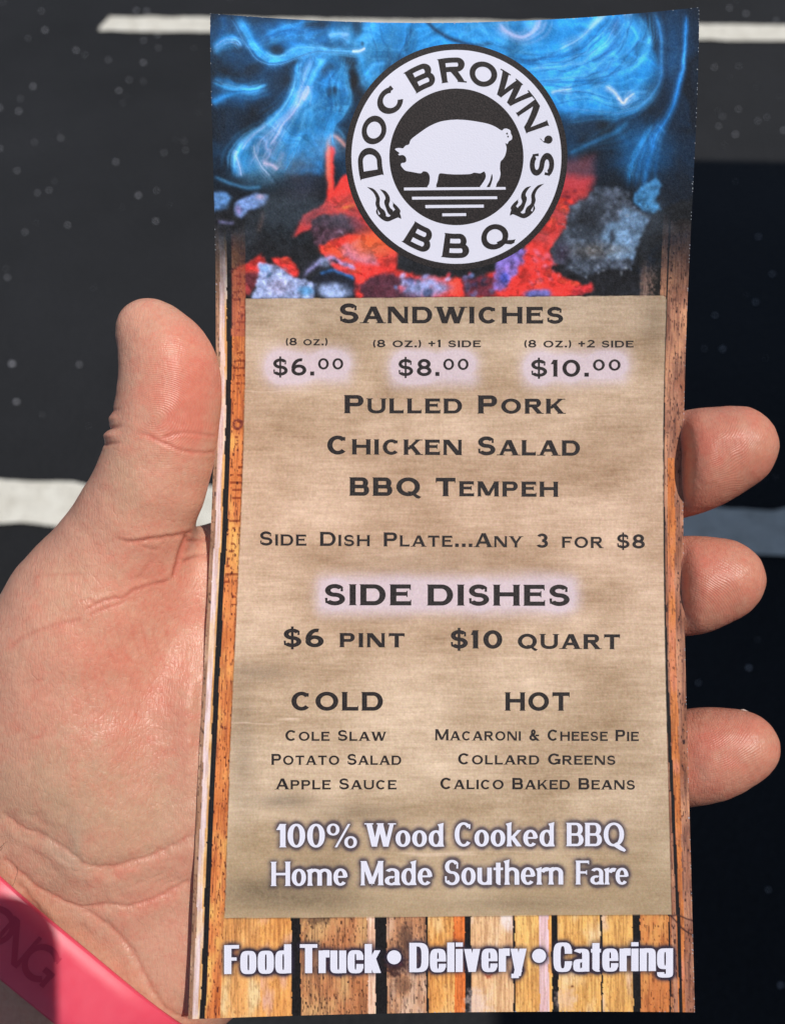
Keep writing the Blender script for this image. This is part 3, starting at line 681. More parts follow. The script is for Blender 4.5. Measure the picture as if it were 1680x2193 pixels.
blob(cD, (310, 1160), (150, 62), (104, 104, 176), .95, .4, .5, 61); blob(cD, (300, 1190), (80, 40), (60, 60, 100), .7, .7)

# softness of the print, then smoke filaments, cracks and mottling of the embers
def soften(A, n):
    for _ in range(n):
        B = np.pad(A, ((1, 1), (1, 1), (0, 0)), 'edge'); A = (B[:-2, 1:-1] + B[2:, 1:-1] + 2 * A) / 4; B = np.pad(A, ((1, 1), (1, 1), (0, 0)), 'edge'); A = (B[1:-1, :-2] + B[1:-1, 2:] + 2 * A) / 4
    return A
low_ = sstep(380, 430, Y)[..., None]
Iup = soften(I.copy(), 2); Ilo = soften(I.copy(), 2); I[:] = Iup * (1 - low_) + Ilo * low_
def resamp(Q, n):
    L = np.concatenate([[0], np.cumsum(np.hypot(*np.diff(Q, axis=0).T))]); t = np.linspace(0, L[-1], n); return np.stack([np.interp(t, L, Q[:, 0]), np.interp(t, L, Q[:, 1])], 1)
def bundle(f, PA, PB, n, a=.5, w=(.9, 2.6), pale=.25, dark=.3):
    A_ = resamp(smooth_path([f(p) for p in PA]), 14); B_ = resamp(smooth_path([f(p) for p in PB]), 14)
    for k in range(n):
        q = np.clip((k + .5) / n + (np.linspace(0, 1, 14) - .5) * rng.normal(0, .16) + rng.normal(0, .03, 14) + .5 / n * rng.normal(), 0, 1)[:, None]
        r_ = rng.random(); c_ = (112, 184, 240) if r_ < pale * .5 else (64, 164, 232) if r_ < .62 - dark * .4 else (40, 140, 214) if r_ > dark + .4 else (18, 66, 116)
        if r_ < pale * .12: c_ = (176, 190, 236)
        stroke(cI, list(map(tuple, A_ * (1 - q) + B_ * q)), w[0] + (w[1] - w[0]) * rng.random(), c_, a * (.45 + .55 * rng.random()), w[0] + (w[1] - w[0]) * rng.random(), 0, .25, (.18, .22))
_f = cI
bundle(cA, [(900, 480), (900, 620), (880, 860), (760, 1050), (600, 1170), (420, 1290), (300, 1430), (255, 1680)], [(1300, 450), (1180, 600), (1060, 760), (1050, 900), (1000, 1100), (950, 1300), (860, 1500), (760, 1680)], 22, .75, pale=.5, dark=.2)
bundle(cA, [(1300, 450), (1330, 600), (1230, 740), (1200, 860), (1250, 1000), (1180, 1200), (1100, 1400)], [(1480, 500), (1400, 680), (1450, 900), (1400, 1080), (1300, 1180), (1280, 1300), (1330, 1500)], 10, .6)
bundle(cC, [(-150, 560), (100, 520), (380, 400), (600, 220), (740, 90)], [(-100, 900), (250, 880), (700, 860), (1050, 620), (1200, 300), (1180, 60)], 26, .62, (1.2, 3.4), .3, .34)
bundle(cC, [(200, 980), (500, 1040), (860, 1080), (1130, 960), (1250, 760)], [(260, 1200), (500, 1180), (800, 1160), (1100, 1050), (1270, 800)], 8, .5, dark=.4)
bundle(cC, [(150, 900), (500, 850), (800, 950), (1000, 900), (1160, 880)], [(160, 1060), (500, 980), (800, 1050), (1000, 1000), (1150, 930)], 8, .55, pale=.5)
bundle(cA, [(300, 90), (420, 260), (520, 420), (680, 520), (850, 470), (1000, 430), (1300, 445), (1570, 440)], [(200, 90), (350, 320), (470, 520), (680, 590), (880, 540), (1050, 470), (1300, 470), (1560, 450)], 9, .6)
bundle(cA, [(40, 400), (200, 300), (300, 320), (360, 400)], [(40, 500), (180, 420), (280, 400), (330, 450)], 6, .6)
bundle(cA, [(40, 720), (250, 790), (450, 820), (600, 780)], [(40, 800), (200, 850), (400, 850), (560, 830)], 5, .6)
bundle(cA, [(520, 330), (700, 220), (900, 160), (1150, 130)], [(600, 420), (780, 330), (1000, 330), (1250, 300)], 8, .4)
bundle(cI, [(770, 40), (790, 120), (800, 200), (780, 260)], [(890, 40), (870, 110), (850, 170), (820, 200)], 8, .5)
bundle(cI, [(960, 40), (1020, 80), (1100, 100), (1200, 95), (1300, 40)], [(1000, 120), (1080, 150), (1170, 165), (1260, 140), (1340, 60)], 11, .6)
bundle(cC, [(1340, 1100), (1250, 1280), (1180, 1420), (1120, 1600), (1090, 1800)], [(1100, 1250), (1040, 1380), (960, 1500), (900, 1680), (880, 1850)], 8, .45, dark=.3)
for P, w, c, a in [([(900, 640), (860, 840), (760, 1010), (610, 1180), (430, 1290), (335, 1400), (285, 1500), (262, 1650)], 2.6, (96, 176, 236), .9), ([(1005, 800), (930, 960), (850, 1080), (760, 1180), (690, 1300), (620, 1400)], 3.4, (176, 190, 236), .9),
    ([(1015, 790), (1010, 860), (960, 960)], 4.6, (196, 192, 232), .8), ([(600, 1180), (480, 1270), (400, 1360), (350, 1440)], 2, (160, 186, 232), .8), ([(300, 1440), (290, 1500), (320, 1600), (340, 1700)], 1.8, (176, 190, 228), .8), ([(470, 1380), (480, 1480), (540, 1580), (640, 1720)], 2, (170, 196, 236), .8),
    ([(600, 1340), (590, 1420), (640, 1440), (600, 1520), (540, 1560)], 4, (160, 176, 224), .7), ([(560, 1565), (640, 1590), (700, 1640)], 5, (200, 188, 220), .8), ([(560, 440), (640, 490), (720, 500), (830, 440), (950, 412), (1100, 425), (1300, 447), (1500, 447), (1580, 425)], 2.2, (86, 172, 236), .9), ([(1440, 447), (1520, 445), (1585, 415)], 2, (220, 224, 255), 1),
    ([(1200, 290), (1330, 268), (1420, 285)], 4, (120, 180, 235), .8)]:
    stroke(cA, P, w, c, a)
for P, w, c, a in [([(740, 90), (600, 200), (480, 320), (380, 390), (220, 460)], 2.4, (140, 190, 238), .9), ([(150, 905), (260, 880), (370, 860)], 2.2, (176, 198, 240), .9), ([(690, 820), (780, 880), (840, 960), (880, 1010), (940, 950), (1000, 900)], 2.6, (190, 205, 245), .9), ([(820, 950), (880, 1010), (930, 960)], 2.6, (225, 220, 245), .9),
    ([(-380, 180), (-280, 300), (-120, 340), (20, 260), (50, 120)], 5, (186, 194, 236), .7), ([(1515, 110), (1510, 300), (1495, 500), (1470, 700), (1400, 980), (1300, 1200), (1210, 1330), (1150, 1500)], 1.8, (36, 130, 214), .95)]:
    stroke(cC, P, w, c, a)
q1 = fbm(X / 110, Y / 110, 501, 3); q2 = fbm(X / 110, Y / 110, 507, 3)
def ridged(sx, sy, k, sd): 
    n = fbm(X / sx + k * q1, Y / sy + k * q2, sd, 4); return 1 - np.abs(2 * n - 1) * 2.2
r1 = np.clip(ridged(150, 90, 2.6, 511), 0, 1) ** 2; r2 = np.clip(ridged(120, 46, 3.0, 517), 0, 1) ** 5; r3 = fbm(X / 55 + 3 * q2, Y / 70 + 3 * q1, 523, 4)
wb = np.clip((I[..., 2] - I[..., 0] - 20) / 150, 0, 1) * (1 - sstep(395, 450, Y))
I *= (1.08 + wb * ((r3 - .5) * .9 + (r1 - .35) * .2))[..., None]
I += (wb * r1)[..., None] * np.array([10, 14, 22], np.float32) + (wb * r2)[..., None] * np.array([22, 26, 26], np.float32)
hz = (1 - sstep(330, 430, Y)) * np.clip(r3 * 1.6 - .35, 0, 1) * (1 - wb); I += hz[..., None] * np.array([4, 26, 46], np.float32)
n5_ = fbm(X / 11, Y / 11, 531, 4); n6_ = fbm(X / 5, Y / 5, 537, 3); n7_ = fbm(X / 30, Y / 22, 541, 4)
lo2 = sstep(395, 440, Y); wr_ = np.clip((I[..., 0] - I[..., 1] - 70) / 90, 0, 1) * lo2
crk = sstep(.62, .80, 1 - np.abs(2 * fbm(X / 34 + 1.5 * q1, Y / 26, 547, 4) - 1) * 1.6) * sstep(.42, .6, n7_)
I *= (1 - wr_ * (.25 * crk + .9 * np.clip(.46 - n7_, 0, .3) * 1.4))[..., None]
glow = (wr_ * sstep(.56, .72, n7_))[..., None]; I[:] = I * (1 - glow * .3) + np.array([255, 104, 58], np.float32) * glow * .3
wg = lo2 * (1 - wr_); I *= (1 + wg * ((n5_ - .5) * .75 + (n6_ - .5) * .25))[..., None]
smk = lo2 * (1 - sstep(470, 600, Y)) * sstep(.45, .75, fbm(X / 80, Y / 50, 553, 3)) * .35; over(I, (88, 104, 122), smk.astype(np.float32))

# --- wood ---------------------------------------------------------------------------------
def grain(Xc, Yc, seed, fs=1.0):
    a = fbm(Xc / (2.6 * fs), Yc / 46, seed, 3); b = vn(Xc / 1.6, Yc / 9, seed + 5); c = vn(Xc / 2.4, Yc / 5.5, seed + 9)
    return a, b, c
U = gu.astype(np.float32) * 1050
Lx = U; Rx = 1050 - U
WOODC = np.zeros((NV, NU, 3), np.float32)
def wood_fill(mask, base, dark, seed, Xc, hi=None, tick=.5, blotch=.5):
    r = np.where(mask.any(1))[0]
    if not len(r): return
    k = np.where(mask.any(0))[0]; s = np.s_[r[0]:r[-1] + 1, k[0]:k[-1] + 1]
    a, b, c = grain(Xc[s], PYY[s], seed); w = fbm(Xc[s] / 30, PYY[s] / 70, seed + 3, 3)
    t = np.clip((a - .36) * 2.0, 0, 1)[..., None]
    col = np.asarray(base, np.float32) * (.92 + .18 * t) 
    if hi is not None: col = col + (np.asarray(hi, np.float32) - col) * np.clip((w - .5) * 4, 0, .9)[..., None]
    col = col * (1 + (w[..., None] - .5) * blotch * np.array([.5, .9, 1.2]))
    tk = (sstep(.66, .82, b) * sstep(.4, .6, c) * tick)[..., None]
    fine = (sstep(.50, .30, a) * .30)[..., None]
    col = col * (1 - fine) + np.asarray(dark, np.float32) * fine
    col = col * (1 - tk) + np.asarray(dark, np.float32) * .7 * tk
    m = mask[s]; W_ = WOODC[s]; W_[m] = col[m]
wob = (fbm(U * 0 + 3, PYY / 60, 77, 3) - .5)
# bottom planks, in photo units measured on the card
bx = PXX + (2176 - PYY) * .02
PL = [(380, 560, (232, 178, 112), (140, 82, 50), (238, 200, 146), .3), (560, 627, (236, 176, 104), (160, 90, 50), (228, 170, 150), .3), (627, 647, None, 0, 0, 0), (647, 790, (196, 138, 96), (72, 44, 38), (214, 160, 106), .9),
      (790, 806, (240, 204, 180), (190, 120, 80), None, .2), (806, 832, None, 0, 0, 0), (832, 915, (196, 148, 112), (84, 58, 54), (220, 176, 146), .8), (915, 920.5, None, 0, 0, 0),
      (920, 975, (236, 178, 104), (150, 90, 50), (240, 190, 130), .4), (975, 998, (226, 128, 66), (140, 60, 40), None, .4), (998, 1012, None, 0, 0, 0), (1012, 1101, (240, 204, 160), (180, 120, 80), (236, 208, 196), .25), (1101, 1106, None, 0, 0, 0),
      (1106, 1158, (240, 190, 116), (160, 100, 56), None, .3), (1158, 1178, (238, 216, 232), (226, 180, 150), None, .1), (1178, 1185, (238, 178, 104), (160, 90, 50), None, .2), (1184, 1198, None, 0, 0, 0), (1198, 1288, (240, 192, 116), (176, 112, 60), (240, 200, 150), .3), (1288, 1293, None, 0, 0, 0),
      (1293, 1357, (240, 194, 118), (160, 100, 60), (232, 190, 160), .3), (1357, 1374, None, 0, 0, 0), (1374, 1434, (206, 134, 80), (120, 64, 42), (222, 150, 84), .7), (1434, 1438, None, 0, 0, 0), (1438, 1520, (178, 116, 82), (74, 44, 38), (210, 140, 92), .8)]
bot = PYY > 1940
for i, (a, b, c, dk, hi, tk) in enumerate(PL):
    e = bx + wob * 5 + (fbm(bx / 5, PYY / 14, 80 + i, 2) - .5) * 3
    m = (e >= a - (.6 if c is None else 1)) & (e < b + (.4 if c is None else 1)) & bot
    if c is None: WOODC[m] = (30, 28, 29)
    else: wood_fill(m, tuple(min(250, q * k_) for q, k_ in zip(c, (1.05, .995, .965))), dk, 90 + i * 7, PXX, hi, tk, .35)
def knot(x, y, rx, ry, c, a=.9, ring=False):
    d = np.sqrt(((PXX - x) / rx) ** 2 + ((PYY - y) / ry) ** 2) + (fbm(PXX / 6, PYY / 6, int(x), 3) - .5) * .9
    al = np.exp(-((d - .8) / .35) ** 2) * a if ring else (1 - sstep(.4, 1.1, d)) * a
    over(WOODC, c, al.astype(np.float32))
knot(846, 2064, 30, 34, (58, 36, 36), .9); knot(846, 2060, 16, 10, (150, 60, 64), .8); knot(866, 2010, 20, 40, (92, 66, 56), .7); knot(860, 2110, 30, 20, (120, 86, 70), .6)
knot(680, 1965, 36, 22, (66, 46, 42), .55); knot(1021 + 24, 2086, 8, 8, (190, 90, 60), .9, True); knot(1225, 2112, 5, 4, (110, 60, 40), .9)
knot(1020, 2150, 30, 40, (238, 212, 204), .6); knot(500, 2035, 14, 16, (232, 140, 90), .6); knot(1210, 2140, 30, 30, (240, 206, 190), .5)
# left strips
lm = (Lx < 76) & ~(bot & (PYY > 1958) & (Lx > 66))
wl_ = Lx + wob * 4
wood_fill(lm & (wl_ < 11), (176, 134, 108), (96, 66, 56), 201, Lx, (206, 160, 130), .8)
wood_fill(lm & (wl_ >= 9) & (wl_ < 23), (240, 214, 214), (222, 170, 140), 207, Lx, (244, 206, 170), .08, .12)
m_ = lm & (wl_ >= 20) & (wl_ < 27); wood_fill(m_, (238, 184, 120), (200, 130, 80), 209, Lx, (236, 206, 190), .2)
wood_fill(lm & (wl_ >= 34), (232, 142, 82), (136, 60, 50), 213, Lx, (230, 164, 88), .95, .6)
gapm = lm & (wl_ >= 24.5 + (fbm(Lx * 0, PYY / 25, 88, 3) - .5) * 3) & (wl_ < 36)
WOODC[gapm] = (34, 32, 34)
hl = (np.sin(PYY / 2.6) > .55) & lm & (wl_ > 38) & (vn(Lx / 9, PYY / 30, 92) > .56) & (PYY < 1300)
WOODC[hl] *= np.array([.72, .6, .6])
dk_ = lm & (wl_ >= 34) & (PYY < 720); WOODC[dk_] = WOODC[dk_] * .55 + np.array([176, 90, 84]) * .45
for ky, r_ in ((908, 13),):
    d = np.sqrt((Lx - 50) ** 2 + (PYY - ky) ** 2) + (fbm(PXX / 4, PYY / 4, 5, 2) - .5) * 6
    over(WOODC, (110, 50, 48), (np.exp(-((d - 9) / 2.6) ** 2) * .9 * lm).astype(np.float32))
# right strips
rm = (Rx < 60) & ~lm & ~(bot & (PYY > 1958) & (Rx > 44))
redd = sstep(650, 1000, PYY)
wood_fill(rm & (Rx < 62), (176, 122, 98), (74, 46, 48), 231, Rx, (206, 138, 100), .9, .7)
m_ = rm & (Rx > 18 + 6 * wob) & (Rx < 34) & (PYY > 980); wood_fill(m_, (222, 136, 78), (132, 72, 52), 239, Rx, (216, 130, 100), .6, .5)
lnx = 45.5 - 4 * sstep(640, 1300, PYY) - 14 * sstep(1300, 2176, PYY) + wob * 3
lw_ = 1.6 + 1.4 * sstep(1150, 1500, PYY) + vn(PYY / 22, PYY * 0, 66)
WOODC[rm & (np.abs(Rx - lnx) < lw_)] = (32, 30, 32)
for P in ([(1432, 1958), (1440, 1966), (1462, 1990), (1484, 2004)], [(1436, 1962), (1450, 1960), (1470, 1968), (1484, 1972)]):
    Q = smooth_path(P); s = np.s_[int(NV * .85):, int(NU * .9):]; d, _, _ = path_dist(PXX[s], PYY[s], Q); over(WOODC[s], (60, 36, 36), np.exp(-(d / 1.8) ** 2) * .8)
WOODC[(WOODC.sum(-1) == 0)] = (30, 30, 30)

# --- parchment ------------------------------------------------------------------------------
ev = sstep(1850, 1960, PYY) 
n_a = fbm(PXX / 150, PYY / 90, 301, 4); n_b = fbm(PXX / 34, PYY / 2.1, 305, 3); n_c = fbm(PXX / 2.2, PYY / 26, 309, 3); n_d = fbm(PXX / 5, PYY / 5, 313, 3); n_e = fbm(PXX / 60, PYY / 9, 317, 3)
PAR = np.array([203, 176, 147], np.float32) * np.ones((NV, NU, 1), np.float32)
PAR += ((n_a - .5) * 74)[..., None] * np.array([1, 1.02, 1.05]) + ((n_b - .5) * 24 + (n_c - .5) * 10 + (n_d - .5) * 20 + (n_e - .5) * 20)[..., None]
midp = np.exp(-((PYY - 1120) / 330) ** 2)[..., None] * np.array([6, -1, 0]); PAR += midp
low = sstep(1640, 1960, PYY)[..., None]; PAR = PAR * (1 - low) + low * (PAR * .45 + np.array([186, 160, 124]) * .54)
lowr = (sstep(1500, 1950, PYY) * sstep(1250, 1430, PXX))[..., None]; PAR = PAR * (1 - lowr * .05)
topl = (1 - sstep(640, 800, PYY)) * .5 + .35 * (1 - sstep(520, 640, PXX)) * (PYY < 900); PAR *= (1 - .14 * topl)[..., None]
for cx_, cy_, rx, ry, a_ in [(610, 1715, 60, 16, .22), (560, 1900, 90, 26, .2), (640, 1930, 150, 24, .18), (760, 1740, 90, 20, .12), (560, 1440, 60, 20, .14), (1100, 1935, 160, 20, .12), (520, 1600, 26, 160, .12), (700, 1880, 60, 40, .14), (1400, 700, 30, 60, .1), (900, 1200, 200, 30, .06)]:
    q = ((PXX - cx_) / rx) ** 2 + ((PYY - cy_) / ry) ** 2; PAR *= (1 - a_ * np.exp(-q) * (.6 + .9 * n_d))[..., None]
for x0, x1, y, w_, a_ in [(520, 690, 838, 1.5, .5), (500, 600, 1549, 1.6, .6), (600, 640, 1541, 3.0, .8), (520, 590, 1380, 1.2, .35), (860, 1010, 1828, 2.5, .6), (880, 1030, 1832, 1.5, .5), (960, 1200, 1825, 1.0, .3), (980, 1060, 985, 1.0, .3), (900, 1010, 858, 1.5, .25), (1290, 1380, 1383, 1.2, .4), (1010, 1120, 1383, 1.2, .4)]:
    yy_ = y + (vn(PXX / 30, PXX * 0, 5) - .5) * 4
    al = a_ * np.exp(-((PYY - yy_) / w_) ** 2) * sstep(x0 - 20, x0 + 20, PXX) * (1 - sstep(x1 - 20, x1 + 20, PXX)) * (.5 + n_b)
    over(PAR, (236, 208, 184), np.clip(al, 0, 1).astype(np.float32))
# halos round some lines: blurred copies of the lettering itself
def halo_field(kind, s1):
    H = np.zeros((NV, NU), np.float32)
    pts = np.concatenate([np.concatenate([a.reshape(-1, 2) for a in [densify(st, 6) for st in res]] + [st.mean(1) for st in res]) for k, res in TEXT_HALO if k == kind])
    u, v = px2uv(pts[:, 0], pts[:, 1])
    np.add.at(H, (np.clip((v * (NV - 1)).round().astype(int), 0, NV - 1), np.clip((u * (NU - 1)).round().astype(int), 0, NU - 1)), 1.0)
    H = np.minimum(H, 1.0)
    r = int(3 * s1); k = np.exp(-.5 * (np.arange(-r, r + 1) / s1) ** 2)
    out = np.zeros_like(H)
    for j, w_ in zip(range(-r, r + 1), k): out += w_ * np.roll(H, j, 0)
    o2 = np.zeros_like(H)
    for j, w_ in zip(range(-r, r + 1), k): o2 += w_ * np.roll(out, j, 1)
    return o2
HW = halo_field('w', 9.0); HW = np.clip(HW / 26, 0, 1) ** .8
for x0, x1, y0, y1 in [(585, 735, 768, 806), (853, 1003, 768, 806), (1137, 1328, 768, 808), (695, 1219, 1251, 1297)]:
    dx = np.maximum(np.maximum(x0 - PXX, PXX - x1), 0); dy = np.maximum(np.maximum(y0 - PYY, PYY - y1), 0)
    HW = np.maximum(HW, (1 - sstep(-6, 41, np.hypot(dx, dy) + (n_a - .5) * 26)) ** 1.25)
over(PAR, (230, 212, 226), HW * .78)

# --- put the areas together ----------------------------------------------------------------
IMG[:] = WOODC
IMG[:TOP] = I
fade = sstep(470, 640, PYY + (fbm(PXX / 20, PYY / 40, 400, 3) - .5) * 60)
wl2 = np.where(Lx < 66 , fade, 0) * (1 - sstep(58, 110, Lx) * (PYY < 640)) + np.where(Rx < 92, sstep(0, .0001, fade) * sstep(430, 640, PYY) * (1 - sstep(60, 92, Rx + (n_d - .5) * 40)), 0)
wl2 = np.clip(np.where(PYY > 655, 1, wl2), 0, 1)
T = TOP; s = np.s_[:T]
# planks that show through at the lower right corner of the picture
wr = (PYY[s] > 540) & (Rx[s] < 108) & (Rx[s] > 44); a_, b_, c_ = grain(Rx[s], PYY[s], 411)
wc = np.array([150, 118, 104]) * (.7 + .6 * a_[..., None]) * (1 - .45 * (sstep(.6, .75, b_) * sstep(.4, .6, c_))[..., None])
al = sstep(545, 600, PYY[s] + (108 - Rx[s]) * -.2 + fx_ * 2) * (1 - sstep(96, 110, Rx[s] + fx_)) * (Rx[s] > 44) * .8
J = IMG[s]; J[:] = J * (1 - al[..., None]) + wc * al[..., None]
Wt = WOODC[s].copy()
J[:] = J * (1 - wl2[s][..., None]) + Wt * wl2[s][..., None] * (.78 + .22 * sstep(560, 700, PYY[s]))[..., None]
# parchment sheet
pe_l = 65 + 3 * sstep(1400, 2000, PYY) + (vn(PYY / 8, PYY * 0, 8) - .5) * 1.2
pe_r = 45.5 - 2.5 * sstep(640, 1300, PYY) + (vn(PYY / 9, PYY * 0, 18) - .5) * 1.0
pe_t = 640 - 7 * (PXX - 525) / 900 + (vn(PXX / 14, PXX * 0, 28) - .5) * 1.4; pe_b = 1966 - 7 * sstep(480, 1440, PXX)
dd = np.maximum(np.maximum(pe_l - Lx, pe_r - Rx), np.maximum(pe_t - PYY, PYY - pe_b))
crn = np.hypot(np.maximum(10 - (Rx - pe_r), 0), np.maximum(10 - (PYY - pe_t), 0)) - 10
dd = np.maximum(dd, np.where((Rx - pe_r < 10) & (PYY - pe_t < 10), crn, -99))
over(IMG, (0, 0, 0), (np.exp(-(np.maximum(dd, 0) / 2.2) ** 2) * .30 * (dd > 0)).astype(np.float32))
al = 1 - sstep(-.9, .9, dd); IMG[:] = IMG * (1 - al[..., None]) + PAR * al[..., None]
HK = np.clip(halo_field('k', 2.6) / 4.2, 0, 1)
HK2 = np.where(PYY > 1960, 1.0, .72)
over(IMG, (46, 40, 58), (HK * HK2 * .92).astype(np.float32))
# white worn fibres along the cut edges, and the speckle of the print
edge = np.minimum(np.minimum(Lx, Rx), np.minimum(gv * 2170, (1 - gv) * 2170))
wear = (edge < 1.6 + 1.2 * (vn(PXX / 9, PYY / 9, 55) > .8)) & (rng.random((NV, NU)) > .90) & (vn(PXX / 30, PYY / 30, 58) > .35) & ((PYY < 640) | (PXX > 900))
IMG[wear] = (190, 196, 205)
sp = rng.normal(0, 1, (NV, NU)).astype(np.float32); sp = (sp + np.roll(sp, 1, 0) + .5 * np.roll(sp, 1, 1)) / 1.6
IMG += sp[..., None] * (3.6 + 1.4 * (PYY < 640))[..., None]
IMG = np.clip(IMG, 6, 250)
C = np.ones((NV * NU, 4), np.float32); C[:, :3] = lin(IMG.reshape(-1, 3))

# the paper itself
m_card, nd, lk, b = new_mat('printed card', rough=.55, spec=.12)
at = nd.new('ShaderNodeAttribute'); at.attribute_name = 'print'
nz = paper_bump(nd, lk, b, .35, 3200)
mx = nd.new('ShaderNodeMix'); mx.data_type = 'RGBA'; mx.blend_type = 'OVERLAY'; mx.inputs['Factor'].default_value = .16
lk.new(at.outputs['Color'], mx.inputs['A']); lk.new(nz.outputs['Color'], mx.inputs['B'])
lk.new(mx.outputs['Result'], b.inputs['Base Color'])
m_edge, nd, lk, b = new_mat('paper edge', (.78, .77, .76), .8, .2); paper_bump(nd, lk, b, .6, 5000)
m_ink, nd, lk, b = new_mat('black ink', tuple(lin((42, 39, 41))), .5, .15)
nz = paper_bump(nd, lk, b, .35, 3200)
cr = nd.new('ShaderNodeValToRGB'); cr.color_ramp.elements[0].position = .35; cr.color_ramp.elements[1].position = .8
cr.color_ramp.elements[0].color = (*lin((30, 27, 28)), 1); cr.color_ramp.elements[1].color = (*lin((64, 56, 55)), 1)
lk.new(nz.outputs['Fac'], cr.inputs['Fac']); lk.new(cr.outputs['Color'], b.inputs['Base Color'])
m_white, nd, lk, b = new_mat('white paper', tuple(lin((233, 232, 246))), .55, .3); paper_bump(nd, lk, b, .35, 3200)

card_o = cam2world(np.array([[0, 0, -190.]]))[0]
card_root = bpy.data.objects.new('menu_card', None); COL.objects.link(card_root); card_root.location = card_o
card_root.empty_display_size = .05
tag(card_root, 'tall printed barbecue menu card with round pig badge and blue smoke, held in the hand', 'menu card')
i = np.arange(NU * NV).reshape(NV, NU)
q = np.stack([i[:-1, :-1], i[1:, :-1], i[1:, 1:], i[:-1, 1:]], -1).reshape(-1, 4)
front = mesh_obj('printed_face', cam2world(CP.reshape(-1, 3)), [q], m_card, card_root, True)
ca = front.data.color_attributes.new('print', 'FLOAT_COLOR', 'POINT'); ca.data.foreach_set('color', C.ravel())
# back sheet with the cut rim
NB, MB_ = 60, 120
bu, bv = np.meshgrid(np.linspace(0, 1, NB), np.linspace(0, 1, MB_)); bp_, bn = card_frame(bu, bv)
T_ = .34
Vb = np.concatenate([(bp_ - bn * .012).reshape(-1, 3), (bp_ - bn * T_).reshape(-1, 3)])
j = np.arange(NB * MB_).reshape(MB_, NB); N0 = NB * MB_
qb = np.stack([j[:-1, :-1], j[:-1, 1:], j[1:, 1:], j[1:, :-1]], -1).reshape(-1, 4) + N0
rim = np.concatenate([j[0, :], j[1:, -1], j[-1, -2::-1], j[-2:0:-1, 0]]); rn = np.roll(rim, -1)
qr = np.stack([rim, rn, rn + N0, rim + N0], -1)
mesh_obj('back_sheet', cam2world(Vb), [qb, qr], m_edge, card_root, False)
for k_, L in enumerate(DARK_TEXT):
    pr = Print(); [pr.strip(a, .035) for a in L]; pr.build('lettering', m_ink, card_root)['label'] = 'black printed line reading ' + LINES[k_][0].replace('@', '0').upper()
for k_, L in enumerate(WHITE_TEXT):
    pr = Print(); [pr.strip(a, .035) for a in L]; o = pr.build('lettering', m_white, card_root)
    o['label'] = 'white printed word ' + WHITE[k_][0] if k_ < len(WHITE) else 'white printed dot between two words'

# --- the round badge ---------------------------------------------------------------------
BC = (976.7, 336.0)
def annulus(r0, r1, lift, mat, name, c=BC, q=(1.0, 1.02), label=None):
    rings = max(2, int((r1 - r0) / 7) + 1); n = 120; t = np.linspace(0, 2 * np.pi, n + 1)
    rr = np.linspace(r0, r1, rings); P = Print()
    for a, b_ in zip(rr[:-1], rr[1:]):
        A = np.stack([np.stack([c[0] + a * np.cos(t), c[1] + a * q[1] * np.sin(t)], -1), np.stack([c[0] + b_ * np.cos(t), c[1] + b_ * q[1] * np.sin(t)], -1)], 1)
        P.v.append(A.reshape(-1, 2)); P.lift.append(np.full(2 * len(A), lift)); k = np.arange(n) * 2 + P.n
        P.f.append(np.stack([k, k + 1, k + 3, k + 2], -1)); P.n += 2 * len(A)
    o = P.build(name, mat, card_root)
    if label: o['label'] = label
    return o
annulus(224.5, 237.5, .035, m_ink, 'badge_ring', label='outer black ring of the badge')
annulus(143.5, 224.5, .035, m_white, 'badge_ring', label='white lettered ring of the badge')
annulus(.5, 143.5, .035, m_ink, 'badge_centre', label='black disc of the badge')
cG = lambda p: (p[0] * .28986 + 737.6, p[1] * .28986 + 85.9)
def filled(polys, name, mat, lift, sub=3, label=None, f=cG):
    V = []; Fc = []; nb = 0
    for z, P in enumerate(polys):
        P = smooth_path([f(p) for p in P] + [f(P[0])], 4)[:-1] if len(P) > 4 else np.array([f(p) for p in P])
        tri = np.array(tessellate_polygon([[Vector((a, b_, 0)) for a, b_ in P]])); v = np.array(P); t = tri
        for _ in range(sub):
            e = np.concatenate([t[:, [0, 1]], t[:, [1, 2]], t[:, [2, 0]]]); es = np.sort(e, 1); un, inv = np.unique(es, axis=0, return_inverse=True); inv = inv.ravel()
            m = (v[un[:, 0]] + v[un[:, 1]]) / 2; b0 = len(v); v = np.concatenate([v, m]); n = len(t); ab, bc, ca_ = b0 + inv[:n], b0 + inv[n:2 * n], b0 + inv[2 * n:]
            t = np.concatenate([np.stack([t[:, 0], ab, ca_], 1), np.stack([t[:, 1], bc, ab], 1), np.stack([t[:, 2], ca_, bc], 1), np.stack([ab, bc, ca_], 1)])
        V.append(np.concatenate([v, np.full((len(v), 1), lift + z * .0015)], 1)); Fc.append(t + nb); nb += len(v)
    v = np.concatenate(V); t = np.concatenate(Fc); p = on_card(v[:, 0], v[:, 1], v[:, 2])
    a, b_, c = v[t[:, 0]], v[t[:, 1]], v[t[:, 2]]; cr_ = (b_ - a)[:, 0] * (c - a)[:, 1] - (b_ - a)[:, 1] * (c - a)[:, 0]
    t = np.where((cr_ > 0)[:, None], t[:, ::-1], t); o = mesh_obj(name, cam2world(p), [t], mat, card_root)
    if label: o['label'] = label
    return o
